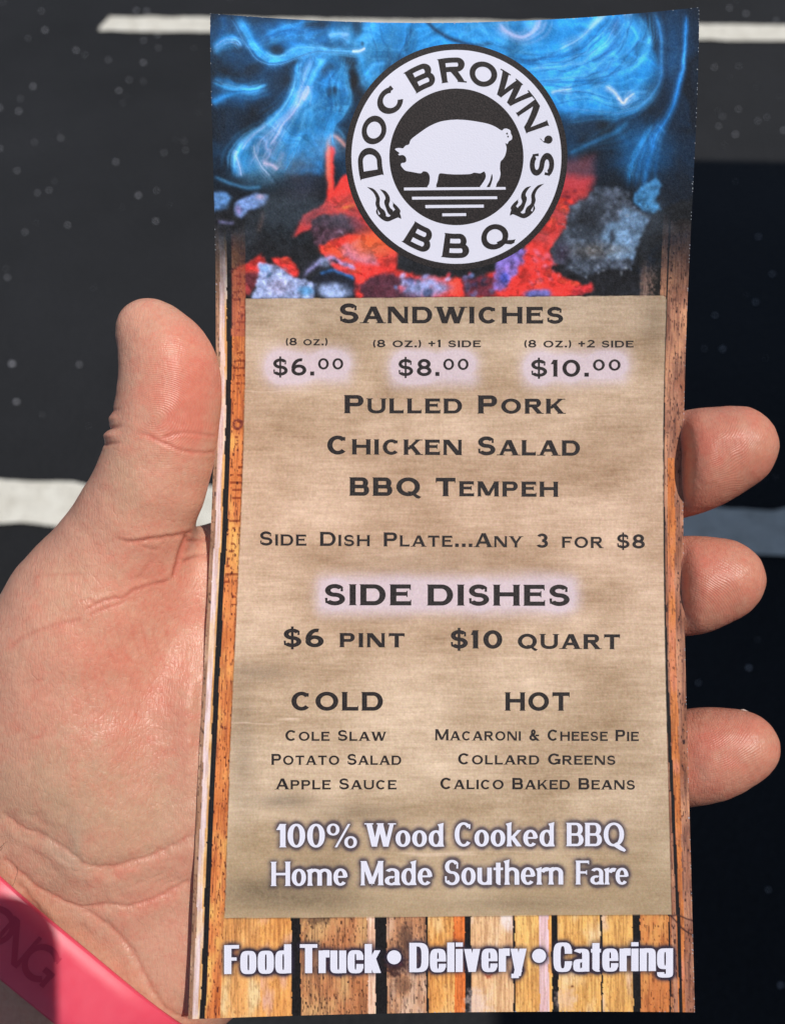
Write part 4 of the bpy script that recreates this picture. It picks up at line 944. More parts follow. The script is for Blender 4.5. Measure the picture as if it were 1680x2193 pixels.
PIG = [(830, 588), (900, 592), (990, 605), (1060, 620), (1110, 640), (1158, 668), (1175, 656), (1198, 655), (1222, 668), (1226, 690), (1236, 712), (1232, 735), (1212, 748), (1200, 768), (1186, 762), (1195, 800), (1185, 850), (1168, 880), (1150, 900), (1146, 950), (1150, 990), (1140, 1030), (1122, 1060), (1112, 1088), (1075, 1088), (1082, 1060), (1092, 1020), (1085, 990), (1072, 1040), (1050, 1080), (1042, 1088), (1000, 1088), (1012, 1066), (1032, 1035), (1042, 1005), (1030, 972), (1000, 985), (955, 980), (925, 990), (830, 993), (760, 990), (705, 985), (692, 1005), (686, 1040), (676, 1070), (672, 1088), (612, 1088), (624, 1060), (628, 1010), (612, 978), (580, 970), (560, 985), (500, 975), (450, 965), (428, 945), (415, 925), (420, 910), (445, 905), (455, 890), (450, 865), (430, 850), (405, 852), (395, 845), (405, 835), (385, 820), (372, 805), (400, 797), (430, 800), (450, 780), (475, 770), (490, 735), (540, 695), (620, 640), (700, 605), (770, 592)]
filled([PIG], 'pig_emblem', m_white, .07, 3, 'white pig silhouette on the black disc')
filled([[(1190, 690), (1200, 684), (1206, 694), (1196, 700)], [(1198, 712), (1206, 706), (1212, 716), (1204, 722)]], 'tail_gap', m_ink, .10, 0)
filled([[(437, 1090), (1187, 1086), (1189, 1105), (439, 1111)], [(497, 1158), (1125, 1155), (1126, 1175), (498, 1179)], [(595, 1219), (1026, 1216), (1027, 1238), (596, 1242)], [(720, 1281), (896, 1279), (897, 1300), (721, 1302)]], 'water_line', m_white, .07, 4, 'four shrinking white lines under the pig')
def fl(mirror):
    B = [[(240, 1240), (252, 1290), (270, 1275), (290, 1292), (325, 1306), (345, 1288), (362, 1262), (378, 1250), (396, 1262), (410, 1285), (417, 1320), (395, 1311), (360, 1325), (320, 1340), (285, 1330), (250, 1300), (232, 1270)],
         [(165, 1085), (210, 1098), (242, 1130), (260, 1170), (258, 1205), (265, 1235), (295, 1262), (305, 1300), (275, 1295), (243, 1250), (228, 1210), (232, 1170), (215, 1130), (190, 1105)],
         [(260, 1102), (300, 1115), (328, 1150), (335, 1185), (327, 1215), (337, 1240), (358, 1262), (347, 1295), (322, 1280), (303, 1235), (292, 1195), (302, 1165), (285, 1130)],
         [(343, 1183), (362, 1205), (388, 1228), (412, 1262), (400, 1282), (372, 1250), (356, 1225), (358, 1205)]]
    return [[(1637 - x, y - 24 if mirror else y) if mirror else (x, y) for x, y in P] for P in B]
filled(fl(False), 'flame_emblem', m_ink, .07, 1); filled(fl(True), 'flame_emblem', m_ink, .07, 1)
def arc_text(items, name, outward=True, hh=176.0, r0=548.0, S=COP_B, label=''):
    P = Print()
    for ch, ang, k in items:
        prims, W = glyph(ch, S)
        for st in prims:
            a = densify(np.array(st, float), .14)
            x = (a[..., 0] - W / 2) * hh * k * .98; y = a[..., 1] * hh
            if outward: r = r0 + y; th = R(ang) - x / (r0 + hh * .45)
            else: r = 728.0 - y; th = R(ang) + x / (728 - hh * .45)
            gx = 822 + r * np.cos(th); gy = 868 - r * 1.02 * np.sin(th)
            P.strip(np.stack([gx * .28986 + 737.6, gy * .28986 + 85.9], -1), .065)
    o = P.build(name, m_ink, card_root); o['label'] = label
COP_R = Style(.245, .205, .04)
arc_text([('D', 183.2, 1.1), ('O', 161.8, 1.0), ('C', 139.6, 1.12), ('B', 113.5, 1.08), ('R', 92.0, 1.05), ('O', 71.6, .98), ('W', 49.6, .93), ('N', 27.4, .97), (',', 10.8, .9), ('S', -4.6, 1.12)], 'badge_lettering', S=COP_R, label="curved black words DOC BROWN'S over the pig")
arc_text([('B', 245.3, 1.1), ('B', 270, 1.1), ('Q', 296.4, 1.0)], 'badge_lettering', False, S=COP_R, label='curved black letters BBQ under the pig')
# ------------------------------------------------------------------ the hand
VOX = 1.30
bx0, bx1, by0, by1, bz0, bz1 = -150.0, 95.0, -186.0, 56.0, -242.0, -170.0
gx = np.arange(bx0, bx1, VOX, dtype=np.float32); gy = np.arange(by0, by1, VOX, dtype=np.float32); gz = np.arange(bz0, bz1, VOX, dtype=np.float32)
def P3(x, y, d): return px(x, y, d).astype(float)
def cone_sdf(x, y, z, a, b, ra, rb):
    ab = b - a; L = float(ab @ ab)
    qx, qy, qz = x - a[0], y - a[1], z - a[2]
    h = np.clip((qx * ab[0] + qy * ab[1] + qz * ab[2]) / L, 0, 1)
    dx, dy, dz = qx - h * ab[0], qy - h * ab[1], qz - h * ab[2]
    return np.sqrt(dx * dx + dy * dy + dz * dz) - (ra + (rb - ra) * h)
def smin(a, b, k):
    h = np.clip(.5 + .5 * (b - a) / k, 0, 1); return b + (a - b) * h - k * h * (1 - h)
GX, GY, GZ = gx[:, None, None], gy[None, :, None], gz[None, None, :]
def add_cones(D, pts, k):
    for a, b in zip(pts[:-1], pts[1:]):
        A, B, ra, rb = P3(*a[:3]), P3(*b[:3]), a[3], b[3]; r = max(ra, rb) + k + 3
        i0, i1 = np.searchsorted(gx, [min(A[0], B[0]) - r, max(A[0], B[0]) + r]); j0, j1 = np.searchsorted(gy, [min(A[1], B[1]) - r, max(A[1], B[1]) + r])
        if i1 <= i0 or j1 <= j0: continue
        s = np.s_[i0:i1, j0:j1, :]
        D[s] = smin(D[s], cone_sdf(GX[i0:i1], GY[:, j0:j1], GZ, A, B, ra, rb).astype(np.float32), k)
BASE = np.full((len(gx), len(gy), len(gz)), 40.0, np.float32)
WR = np.array([225., 1985.]); ax_ = np.array([.65, -.75]); pp_ = np.array([.75, .66])
def wr(al, ac, d, r):                         # along the forearm (+ to the palm), across (+ lower right)
    q = WR + ax_ * al + pp_ * ac; return (q[0], q[1], d, r)
# forearm and wrist
for ac in (-150, 0, 140):
    add_cones(BASE, [wr(-900, ac * 1.25, 214, 23), wr(-300, ac * 1.05, 210, 19.5 if ac else 20.5), wr(0, ac * 1.02, 208.5, 17.5 if ac else 20), wr(170, ac * 1.1, 208, 17)], 9)
# palm rays to the four knuckles
add_cones(BASE, [wr(60, -70, 209, 17), (500, 1560, 211, 14), (870, 1235, 214, 12.5)], 9)
add_cones(BASE, [wr(60, 0, 209, 17), (560, 1640, 211, 14.5), (880, 1400, 216, 13)], 9)
add_cones(BASE, [wr(60, 80, 208, 17), (620, 1790, 210, 15), (870, 1570, 215, 12.5)], 9)
add_cones(BASE, [wr(60, 140, 207, 16), (600, 1930, 208, 16), (820, 1760, 213, 12)], 9)
# skin between the thumb and the first finger
add_cones(BASE, [(300, 1330, 210, 12), (480, 1243, 212, 12.2), (870, 1232, 214, 12.5)], 8)
add_cones(BASE, [(420, 1300, 209, 12.5), (440, 1500, 206, 14.5), (430, 1740, 203, 15)], 9)
# mound at the base of the thumb and heel of the hand
add_cones(BASE, [(268, 1215, 199, 13), (205, 1310, 201, 17.2), (170, 1420, 204, 20), (190, 1600, 205, 22.5), (235, 1740, 206, 21), (300, 1830, 207, 18)], 9)
add_cones(BASE, [(60, 1560, 207, 19), (90, 1750, 208, 19.5), (130, 1900, 208, 18)], 9)
# fingers (first, middle, ring, little), behind the card and out past its right edge
FING = [
 [(870, 1235, 214, 12.5), (1010, 1190, 219, 11.2), (1180, 1120, 221, 10.6), (1340, 1050, 213, 10.4), (1440, 1002, 202.6, 10.6), (1500, 982, 199.8, 10.3), (1572, 958, 197.5, 9.3)],
 [(880, 1400, 216, 13), (1040, 1370, 221, 11.2), (1220, 1320, 222, 10.6), (1350, 1285, 213, 10.2), (1440, 1259, 201.6, 9.9), (1490, 1251, 199.6, 9.6), (1548, 1240, 198, 8.9)],
 [(870, 1570, 215, 12.5), (1050, 1590, 220, 11), (1230, 1620, 218, 10.4), (1380, 1640, 207, 9.8), (1470, 1624, 200, 9.4), (1530, 1612, 198, 8.9), (1590, 1597, 196.5, 7.7)],
 [(820, 1760, 213, 12), (980, 1830, 215, 10), (1150, 1900, 212, 9.2), (1330, 1930, 200, 8.0)]]
for Fp in FING: add_cones(BASE, Fp, 4.5)
# nothing of it comes through the card: it is pressed flat against its back
XX, YY = np.meshgrid(gx, gy, indexing='ij')
dz = -card_depth(np.interp(YY, [-125, 100], [2193, 0]))
for _ in range(4):
    px_ = XX / (-dz) * F + CX; py_ = CY - YY / (-dz) * F; off_ = (px_ < 250) | (px_ > 1620) | (py_ < -60) | (py_ > 2290)
    u_, v_ = px2uv(np.clip(px_, 250, 1620), np.clip(py_, -60, 2290)); dz = card_S(u_, v_)[..., 2]; u_ = np.where(off_, np.where(px_ < 900, -2, 3), u_)
inside = np.minimum(np.minimum(u_ * 105, (1 - u_) * 105), np.minimum(v_ * 215, (1 - v_) * 215))
zc = (dz - .75)[..., None]
inn = inside[..., None]
plane = (GZ - zc)
carve = np.where(u_[..., None] < .5, np.minimum(plane, inn + 1.0), np.minimum(plane, inn - .1)).astype(np.float32)
def smax(a, b, k): return -smin(-a, -b, k)
BASE = smax(BASE, carve, np.where(u_[..., None] > .5, 3.6, 1.2).astype(np.float32))
# thumb, in front of the left edge
TH = [(319, 708, 189.5, 6.9), (333, 728, 189.5, 7.6), (350, 752, 189.4, 8.7), (361, 778, 189.3, 9.6), (366, 812, 189.3, 10.2), (363, 862, 189.8, 10.6), (353, 925, 190.3, 10.9), (342, 975, 191, 11.2), (322, 1040, 192, 11.6), (290, 1110, 194, 12.2), (262, 1165, 196.5, 13), (232, 1235, 199, 15.2)]
THD = np.full_like(BASE, 40.0); add_cones(THD, TH, 2.0)
HAND = smin(BASE, THD, 5.5)
del BASE, THD, carve, plane

def surface_nets(D):
    s = D < 0
    a = np.zeros(np.array(D.shape) - 1, np.uint8)
    for i in (0, 1):
        for j in (0, 1):
            for k in (0, 1): a += s[i:s.shape[0] - 1 + i, j:s.shape[1] - 1 + j, k:s.shape[2] - 1 + k]
    act = (a > 0) & (a < 8); idx = -np.ones(act.shape, np.int64); c = np.argwhere(act); idx[act] = np.arange(len(c))
    acc = np.zeros((len(c), 3)); cnt = np.zeros(len(c)); cor = [(i, j, k) for i in (0, 1) for j in (0, 1) for k in (0, 1)]
    val = {o: D[c[:, 0] + o[0], c[:, 1] + o[1], c[:, 2] + o[2]] for o in cor}
    for o in cor:
        for ax in range(3):
            if o[ax] == 0:
                p = list(o); p[ax] = 1; p = tuple(p); va, vb = val[o], val[p]; m = (va < 0) != (vb < 0)
                t = np.where(m, va / (va - vb + 1e-20), 0); q = np.array(o, float)[None] + np.zeros((len(c), 3)); q[:, ax] += t
                acc[m] += q[m]; cnt[m] += 1
    V = c + acc / cnt[:, None]; F_ = []
    for ax in range(3):
        o1, o2 = [(1, 2), (2, 0), (0, 1)][ax]
        sl0 = [slice(None)] * 3; sl1 = [slice(None)] * 3; sl0[ax] = slice(0, -1); sl1[ax] = slice(1, None)
        e = s[tuple(sl0)] != s[tuple(sl1)]; e[tuple(slice(0, 1) if q == o1 else slice(None) for q in range(3))] = False; e[tuple(slice(0, 1) if q == o2 else slice(None) for q in range(3))] = False
        E = np.argwhere(e); E = E[(E[:, o1] < D.shape[o1] - 1) & (E[:, o2] < D.shape[o2] - 1)]
        def nb(a1, a2):
            q = E.copy(); q[:, o1] -= a1; q[:, o2] -= a2; return idx[q[:, 0], q[:, 1], q[:, 2]]
        Q = np.stack([nb(0, 0), nb(1, 0), nb(1, 1), nb(0, 1)], 1)
        ins = s[E[:, 0], E[:, 1], E[:, 2]]; Q = np.where(ins[:, None], Q[:, ::-1], Q); F_.append(Q)
    return V, np.concatenate(F_)
HAND[0] = HAND[-1] = 5; HAND[:, 0] = HAND[:, -1] = 5; HAND[:, :, 0] = HAND[:, :, -1] = 5
HV, HF = surface_nets(HAND)
HV = HV * VOX + np.array([bx0, by0, bz0])
def smooth(V, Fq, it=3, lam=.5):
    e = np.concatenate([Fq[:, [0, 1]], Fq[:, [1, 2]], Fq[:, [2, 3]], Fq[:, [3, 0]]]); e = np.concatenate([e, e[:, ::-1]])
    cnt = np.bincount(e[:, 0], minlength=len(V))[:, None]
    for _ in range(it):
        S_ = np.stack([np.bincount(e[:, 0], weights=V[e[:, 1], k], minlength=len(V)) for k in range(3)], 1); V = V + lam * (S_ / np.maximum(cnt, 1) - V)
    return V
HV = smooth(HV, HF, 2, .4)
def catmull(V, Fq):                          # one level, smooth limit-like positions
    e = np.sort(np.concatenate([Fq[:, [0, 1]], Fq[:, [1, 2]], Fq[:, [2, 3]], Fq[:, [3, 0]]]), 1)
    key = e[:, 0] * len(V) + e[:, 1]; un, inv, cn = np.unique(key, return_inverse=True, return_counts=True); inv = inv.ravel(); n = len(Fq)
    ev = np.stack([un // len(V), un % len(V)], 1); fp = V[Fq].mean(1); mid = V[ev].mean(1)
    fs = np.stack([np.bincount(inv, weights=np.tile(fp[:, k], 4), minlength=len(un)) for k in range(3)], 1) / cn[:, None]
    ep = np.where((cn == 2)[:, None], (mid + fs) / 2, mid)
    fi = Fq.ravel(); val = np.bincount(fi, minlength=len(V)).astype(float)[:, None] + 1e-9
    Fa = np.stack([np.bincount(fi, weights=np.repeat(fp[:, k], 4), minlength=len(V)) for k in range(3)], 1) / val
    ee = ev.ravel(); ve = np.bincount(ee, minlength=len(V)).astype(float)[:, None] + 1e-9
    Ra = np.stack([np.bincount(ee, weights=np.repeat(mid[:, k], 2), minlength=len(V)) for k in range(3)], 1) / ve
    vp = (Fa + 2 * Ra + (val - 3) * V) / val
    NV_ = np.concatenate([vp, ep, fp]); E0 = len(V); F0 = E0 + len(un)
    e01, e12, e23, e30 = (E0 + inv[k * n:(k + 1) * n] for k in range(4)); f = F0 + np.arange(n)
    return NV_, np.concatenate([np.stack([Fq[:, 0], e01, f, e30], 1), np.stack([Fq[:, 1], e12, f, e01], 1), np.stack([Fq[:, 2], e23, f, e12], 1), np.stack([Fq[:, 3], e30, f, e23], 1)])
def vnormals(V, Fq):
    a = V[Fq[:, 2]] - V[Fq[:, 0]]; b = V[Fq[:, 3]] - V[Fq[:, 1]]; n = np.cross(a, b); N = np.zeros_like(V)
    for k in range(3): N[:, k] = np.bincount(Fq.ravel(), weights=np.repeat(n[:, k], 4), minlength=len(V))
    return N / (np.linalg.norm(N, axis=1, keepdims=True) + 1e-12)
HV = HV + .35 * vnormals(HV, HF) * SGN if False else HV
HV, HF = catmull(HV, HF); HF1 = HF
HV, HF = catmull(HV, HF)
HN = vnormals(HV, HF)
if (HN[:, 2] * (HV[:, 2] - HV[:, 2].mean())).mean() < 0: HF = HF[:, ::-1]; HN = -HN; FLIP = True
else: FLIP = False
# creases and folds of the skin: dents of real depth along lines on the palm
hx_, hy_ = proj(HV); front_ = HN[:, 2] > .05
c5 = lambda p: (p[0] * .2984, p[1] * .2984 + 1145.8)
c6 = lambda p: (p[0] * .2984, p[1] * .2984 + 1718.6)
c4 = lambda p: (p[0] * .3265, p[1] * .3265 + 572.9)
KD = .8
disp = np.zeros(len(HV)); redc = np.zeros(len(HV))
def crease(f, P, depth, w, red=.5, ridge=0, side=1, fade=(.12, .12), wig=3):
    Q = smooth_path([f(p) for p in P], 8); x0, y0 = Q.min(0) - 5 * w - 4; x1, y1 = Q.max(0) + 5 * w + 4
    m = front_ & (hx_ > x0) & (hx_ < x1) & (hy_ > y0) & (hy_ < y1); 
    X_, Y_ = hx_[m], hy_[m]; X_ = X_ + (vn(X_ / 12, Y_ / 12, 3) - .5) * wig; Y_ = Y_ + (vn(X_ / 12, Y_ / 12, 8) - .5) * wig
    d, t, sd = path_dist(X_, Y_, Q); fd = np.ones_like(t)
    if fade[0]: fd *= sstep(0, fade[0], t)
    if fade[1]: fd *= sstep(0, fade[1], 1 - t)
    if f is c5: depth, ridge, w = depth * .62, ridge * .8, w * .85
    v = -depth * KD * np.exp(-(d / w) ** 2) * fd
    if ridge: v += ridge * np.exp(-((d - 2.2 * w) / (1.4 * w)) ** 2) * fd * (sd * side > 0)
    disp[m] += v; redc[m] = np.maximum(redc[m], red * np.exp(-(d / (w * 1.5)) ** 2) * fd)
# thumb joint
crease(c4, [(880, 1085), (960, 1100), (1060, 1145), (1150, 1185), (1250, 1212), (1360, 1215), (1440, 1200)], .22, 3.6, .55, .06)
crease(c4, [(1030, 1130), (1130, 1100), (1220, 1085), (1330, 1095), (1440, 1110)], .18, 3.6, .5, .05)
for y_, dp in ((930, .3), (1042, .65), (1148, .55)): crease(c4, [(690, y_ + 14), (750, y_ + 6), (830, y_ - 6)], dp, 3.6, .25, 0, fade=(0, .6), wig=1)
for y_, dp in ((985, -.6), (1095, -.75)): crease(c4, [(690, y_ + 10), (740, y_ + 4), (800, y_ - 4)], dp, 8, .0, 0, fade=(0, .7), wig=1)
# base of the thumb
crease(c4, [(720, 1770), (820, 1795), (900, 1795), (1000, 1782), (1100, 1768), (1190, 1755), (1240, 1740)], .38, 4.4, .6, .10, -1, (.3, .0))
crease(c4, [(900, 1800), (960, 1840), (1050, 1850)], .15, 4, .3)
crease(c5, [(1340, 20), (1300, 110), (1278, 190), (1258, 270), (1245, 330)], 1.1, 6, .9, .15, 1, (.0, .2), 1)
crease(c5, [(1500, 30), (1430, 45), (1340, 50)], .6, 5, .6, .2); crease(c5, [(1500, 150), (1400, 165), (1300, 195)], .5, 5, .5, .2)
crease(c5, [(1250, 310), (1160, 345), (1040, 370), (960, 400), (880, 450), (800, 455), (720, 480), (650, 520), (590, 560)], .34, 4.4, .6, .08)
crease(c5, [(620, 595), (520, 620), (420, 640), (320, 670), (220, 710), (130, 760), (40, 830)], .22, 4.5, .42, .04)
crease(c5, [(980, 330), (1060, 230), (1090, 120)], .2, 5, .3)
crease(c5, [(700, 500), (640, 470), (560, 480)], .2, 4, .3); crease(c5, [(620, 590), (720, 540), (860, 490), (960, 440)], .25, 4, .5)
crease(c5, [(120, 1080), (220, 1050), (330, 1035)], .12, 3, .3); crease(c5, [(220, 300), (420, 285), (640, 285)], .14, 3.5, .35); crease(c5, [(150, 1490), (300, 1440)], .1, 3, .3)
for x_, y_ in [(740, 640), (830, 600), (930, 590), (1010, 600), (1090, 640), (1180, 640)]:
    crease(c5, [(x_, y_), (x_ + 20, y_ + 110), (x_ + 60, y_ + 220), (x_ + 110, y_ + 330)], .10, 2.6, .25, .04)
for k in range(16):
    a_, b_, c_ = rng.random(3); x_, y_ = 560 + 640 * a_, 900 + 300 * b_; crease(c5, [(x_, y_), (x_ + 25, y_ + 60 + 60 * c_), (x_ + 60, y_ + 150 + 80 * c_)], .07, 2.4, .15)
# wrist folds: a line, the soft valley it lies in and the rounded roll of skin below it
def fold(P, line_, valley, roll, off=24, wv=15, wr_=17, fade=(.05, .0)):
    crease(c6, P, line_ * .8, 3.8, .5, 0, fade=fade, wig=5); crease(c6, P, valley, wv, .12, 0, fade=fade, wig=5)
    crease(c6, [(x - off * 1.2, y + off * 3.1) for x, y in P], -roll * .8, wr_, .0, 0, fade=(.1, .15), wig=8)
fold([(0, 60), (110, 150), (200, 205), (350, 265), (470, 345), (600, 445), (700, 470), (800, 468), (900, 440), (1050, 400), (1200, 330), (1370, 245)], .34, .5, .30, 28)
fold([(0, 385), (120, 490), (270, 615), (400, 690), (540, 748), (640, 752), (800, 738), (900, 748), (1050, 718), (1200, 650), (1350, 575)], .42, .34, .26, 26)
fold([(540, 752), (700, 830), (850, 950), (960, 1080), (1030, 1220), (1100, 1360), (1200, 1480), (1330, 1560)], .34, .28, .24, 20, 10, 15, (.1, .0))
fold([(90, 540), (200, 660), (300, 800), (400, 915), (520, 1030), (700, 1170)], .35, .15, .15, 12, 8, 10, (.1, .3))
crease(c6, [(150, 60), (300, 140), (430, 230), (560, 340)], .45, 15, .05, 0, fade=(.2, .3), wig=8)
crease(c6, [(0, 230), (160, 320), (300, 400), (420, 500), (560, 580)], .2, 12, .1, .0, fade=(.1, .3), wig=6)
crease(c6, [(780, 600), (900, 680), (1050, 660), (1330, 500)], .3, 14, .15, fade=(.3, .1))
for k in range(14):
    a_, b_, c_ = rng.random(3); x_, y_ = 900 + 380 * a_, 330 + 330 * b_; crease(c6, [(x_, y_), (x_ + 60, y_ - 26), (x_ + 130, y_ - 60)], .08, 2.4, .12)
for k in range(20):
    a_, b_, c_ = rng.random(3); x_, y_ = 60 + 700 * a_, 260 + 300 * b_; crease(c6, [(x_, y_), (x_ + 50, y_ + 26), (x_ + 110, y_ + 66)], .07, 2.6, .08)
# under the fold of the mound
m = front_; big = .4 * np.exp(-((hx_ - 330) / 120) ** 2 - ((hy_ - 1885) / 34) ** 2); disp[m] -= (big * .8)[m]
disp += (fbm(hx_ / 55, hy_ / 55, 21, 3) - .5) * .5 * front_
HV = HV + HN * disp[:, None]; HN = vnormals(HV, HF)

# colour of the skin: redness where the blood shows, paler and yellower elsewhere
def gs(x, y, rx, ry, a=0):
    c, s = math.cos(R(a)), math.sin(R(a)); dx, dy = hx_ - x, hy_ - y; return np.exp(-((dx * c + dy * s) / rx) ** 2 - ((-dx * s + dy * c) / ry) ** 2)
red = -.03 + .75 * gs(425, 800, 70, 120, 10) + .5 * gs(370, 850, 110, 130) + .45 * gs(390, 930, 60, 40) + .3 * gs(345, 1100, 70, 50) + .5 * gs(330, 1230, 90, 70) + .35 * gs(400, 1290, 60, 60) + .45 * gs(240, 1400, 150, 110) + .25 * gs(330, 1560, 110, 150) + .25 * gs(180, 1560, 150, 90)
red += .4 * gs(300, 1860, 120, 22, -14) + .45 * gs(330, 1935, 80, 18, -24) + .25 * gs(300, 1980, 90, 50)
fing = sstep(1380, 1460, hx_) * (.52 + .4 * gs(1510, 950, 60, 50) + .4 * gs(1500, 1240, 60, 50) + .35 * gs(1530, 1590, 60, 40))
red = red + fing + redc * .8 + (fbm(hx_ / 26, hy_ / 26, 61, 4) - .5) * .9 + (fbm(hx_ / 7, hy_ / 7, 63, 3) - .5) * .45
pale = .7 * gs(100, 1700, 160, 130) + .5 * gs(300, 1750, 160, 130) + .6 * gs(150, 2050, 260, 130, 40) + .35 * gs(150, 1300, 70, 120) + .5 * gs(260, 1040, 60, 90)
pale += (fbm(hx_ / 40, hy_ / 40, 67, 4) - .5) * .6 + (fbm(hx_ / 14, hy_ / 14, 71, 3) - .5) * .25
red = np.clip(red, 0, 1.3)[:, None]; pale = np.clip(pale, 0, 1)[:, None]
SK = np.array([.760, .375, .255]); SR = np.array([.780, .235, .160]); SP = np.array([.640, .390, .250])
colr = SK * (1 - pale) + SP * pale; colr = colr * (1 - np.clip(red, 0, 1) * .85) + SR * np.clip(red, 0, 1) * .85
colr *= (1 - sstep(1380, 1460, hx_) * .17 - .10 * sstep(1330, 1560, hy_) * (hx_ < 700))[:, None] * np.array([1, .97, .95]) ** sstep(1380, 1460, hx_)[:, None]  # fingers darker: browner skin plus sun-angle shade put into the colour
vein = (gs(130, 1830, 60, 14, 40) * .3 + gs(160, 1790, 20, 60) * .25)[:, None]; colr = colr * (1 - vein) + np.array([.40, .33, .25]) * vein
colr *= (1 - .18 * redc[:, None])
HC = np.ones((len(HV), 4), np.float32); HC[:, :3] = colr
# ridge pattern of the finger pads: rings about a point on each pad
RG = np.zeros((len(HV), 4), np.float32); RG[:, 3] = 1
pads = [(330, 900, 1.5, .55, (385, 850, 95, 140)), (1440, 870, 1.0, 1.0, (1560, 980, 75, 80)), (1440, 1330, 1.0, -.9, (1540, 1250, 65, 70)), (1480, 1520, 1.0, .9, (1570, 1610, 70, 60))]
ph = np.zeros(len(HV)); am = np.zeros(len(HV))
for ox, oy, kx, ky, (mx_, my_, rx, ry) in pads:
    g = gs(mx_, my_, rx, ry); q = np.hypot((hx_ - ox) * 1.0, (hy_ - oy) * 1.25) + (fbm(hx_ / 60, hy_ / 60, 5, 2) - .5) * 30
    s_ = g > am; ph = np.where(s_, q, ph); am = np.where(s_, g, am)
RG[:, 0] = ph / 1000; RG[:, 1] = am

m_skin, nd, lk, b = new_mat('skin', (.6, .35, .25), .42, .38)
at = nd.new('ShaderNodeAttribute'); at.attribute_name = 'tone'
n2 = nd.new('ShaderNodeTexNoise'); n2.inputs['Scale'].default_value = 900; n2.inputs['Detail'].default_value = 4
tc = nd.new('ShaderNodeTexCoord'); lk.new(tc.outputs['Object'], n2.inputs['Vector'])
mx = nd.new('ShaderNodeMix'); mx.data_type = 'RGBA'; mx.blend_type = 'OVERLAY'; mx.inputs['Factor'].default_value = .22
lk.new(at.outputs['Color'], mx.inputs['A']); lk.new(n2.outputs['Fac'], mx.inputs['B']); lk.new(mx.outputs['Result'], b.inputs['Base Color']); mx_skin = mx
b.inputs['Subsurface Weight'].default_value = .24; b.inputs['Subsurface Radius'].default_value = (1.0, .32, .18); b.inputs['Subsurface Scale'].default_value = .0032
# relief: fine crossing lines, stretched pores, ridges on the pads
at2 = nd.new('ShaderNodeAttribute'); at2.attribute_name = 'ridge'; sp_ = nd.new('ShaderNodeSeparateColor'); lk.new(at2.outputs['Color'], sp_.inputs[0])
def mth(op, a, b_=None, c_=None):
    m = nd.new('ShaderNodeMath'); m.operation = op
    for k, v in enumerate((a, b_, c_)):
        if v is None: continue
        if isinstance(v, (int, float)): m.inputs[k].default_value = v
        else: lk.new(v, m.inputs[k])
    return m.outputs[0]
rid = mth('MULTIPLY', mth('MULTIPLY_ADD', mth('SINE', mth('MULTIPLY', sp_.outputs[0], 1000 * 2 * math.pi / 5.6)), .5, .5), mth('MULTIPLY', sp_.outputs[1], .55))
mp = nd.new('ShaderNodeMapping'); lk.new(tc.outputs['Object'], mp.inputs['Vector']); mp.inputs['Rotation'].default_value = (0, .3, .35); mp.inputs['Scale'].default_value = (1, .28, .28)
vo = nd.new('ShaderNodeTexVoronoi'); vo.feature = 'DISTANCE_TO_EDGE'; vo.inputs['Scale'].default_value = 1500; lk.new(mp.outputs[0], vo.inputs['Vector'])
vo2 = nd.new('ShaderNodeTexVoronoi'); vo2.feature = 'DISTANCE_TO_EDGE'; vo2.inputs['Scale'].default_value = 700; lk.new(tc.outputs['Object'], vo2.inputs['Vector'])
n3 = nd.new('ShaderNodeTexNoise'); n3.inputs['Scale'].default_value = 2200; n3.inputs['Detail'].default_value = 3; lk.new(mp.outputs[0], n3.inputs['Vector'])
v1 = mth('MULTIPLY', mth('MINIMUM', vo.outputs['Distance'], .18), 2.4); v2 = mth('MULTIPLY', mth('MINIMUM', vo2.outputs['Distance'], .12), 2.0)
inv_ = mth('SUBTRACT', 1.0, mth('MULTIPLY', sp_.outputs[1], .8))
mp3 = nd.new('ShaderNodeMapping'); lk.new(tc.outputs['Object'], mp3.inputs['Vector']); mp3.inputs['Rotation'].default_value = (.2, .1, -.3); mp3.inputs['Scale'].default_value = (1, .45, .6)
nw = nd.new('ShaderNodeTexNoise'); nw.inputs['Scale'].default_value = 160; nw.inputs['Detail'].default_value = 3; lk.new(tc.outputs['Object'], nw.inputs['Vector'])
wmix = nd.new('ShaderNodeVectorMath'); wmix.operation = 'MULTIPLY_ADD'; lk.new(nw.outputs['Color'], wmix.inputs[0]); wmix.inputs[1].default_value = (.004, .004, .004); lk.new(mp3.outputs[0], wmix.inputs[2])
vo3 = nd.new('ShaderNodeTexVoronoi'); vo3.feature = 'DISTANCE_TO_EDGE'; vo3.inputs['Scale'].default_value = 310; lk.new(wmix.outputs[0], vo3.inputs['Vector'])
v3 = mth('MULTIPLY', mth('MINIMUM', vo3.outputs['Distance'], .045), 6.0)
v1 = mth('ADD', v1, v3)
hsum = mth('ADD', mth('ADD', mth('MULTIPLY', mth('ADD', v1, v2), inv_), mth('MULTIPLY', n3.outputs['Fac'], .55)), rid)
mk = nd.new('ShaderNodeMix'); mk.data_type = 'RGBA'; mk.inputs['B'].default_value = (.55, .19, .13, 1); lk.new(mth('MULTIPLY', mth('SUBTRACT', 1.0, mth('MULTIPLY', mth('MINIMUM', vo3.outputs['Distance'], .04), 25.0)), .10), mk.inputs['Factor']); lk.new(mx_skin.outputs['Result'], mk.inputs['A']); lk.new(mk.outputs['Result'], b.inputs['Base Color'])
bp = nd.new('ShaderNodeBump'); bp.inputs['Strength'].default_value = .62; bp.inputs['Distance'].default_value = .00014
lk.new(hsum, bp.inputs['Height']); lk.new(bp.outputs[0], b.inputs['Normal'])
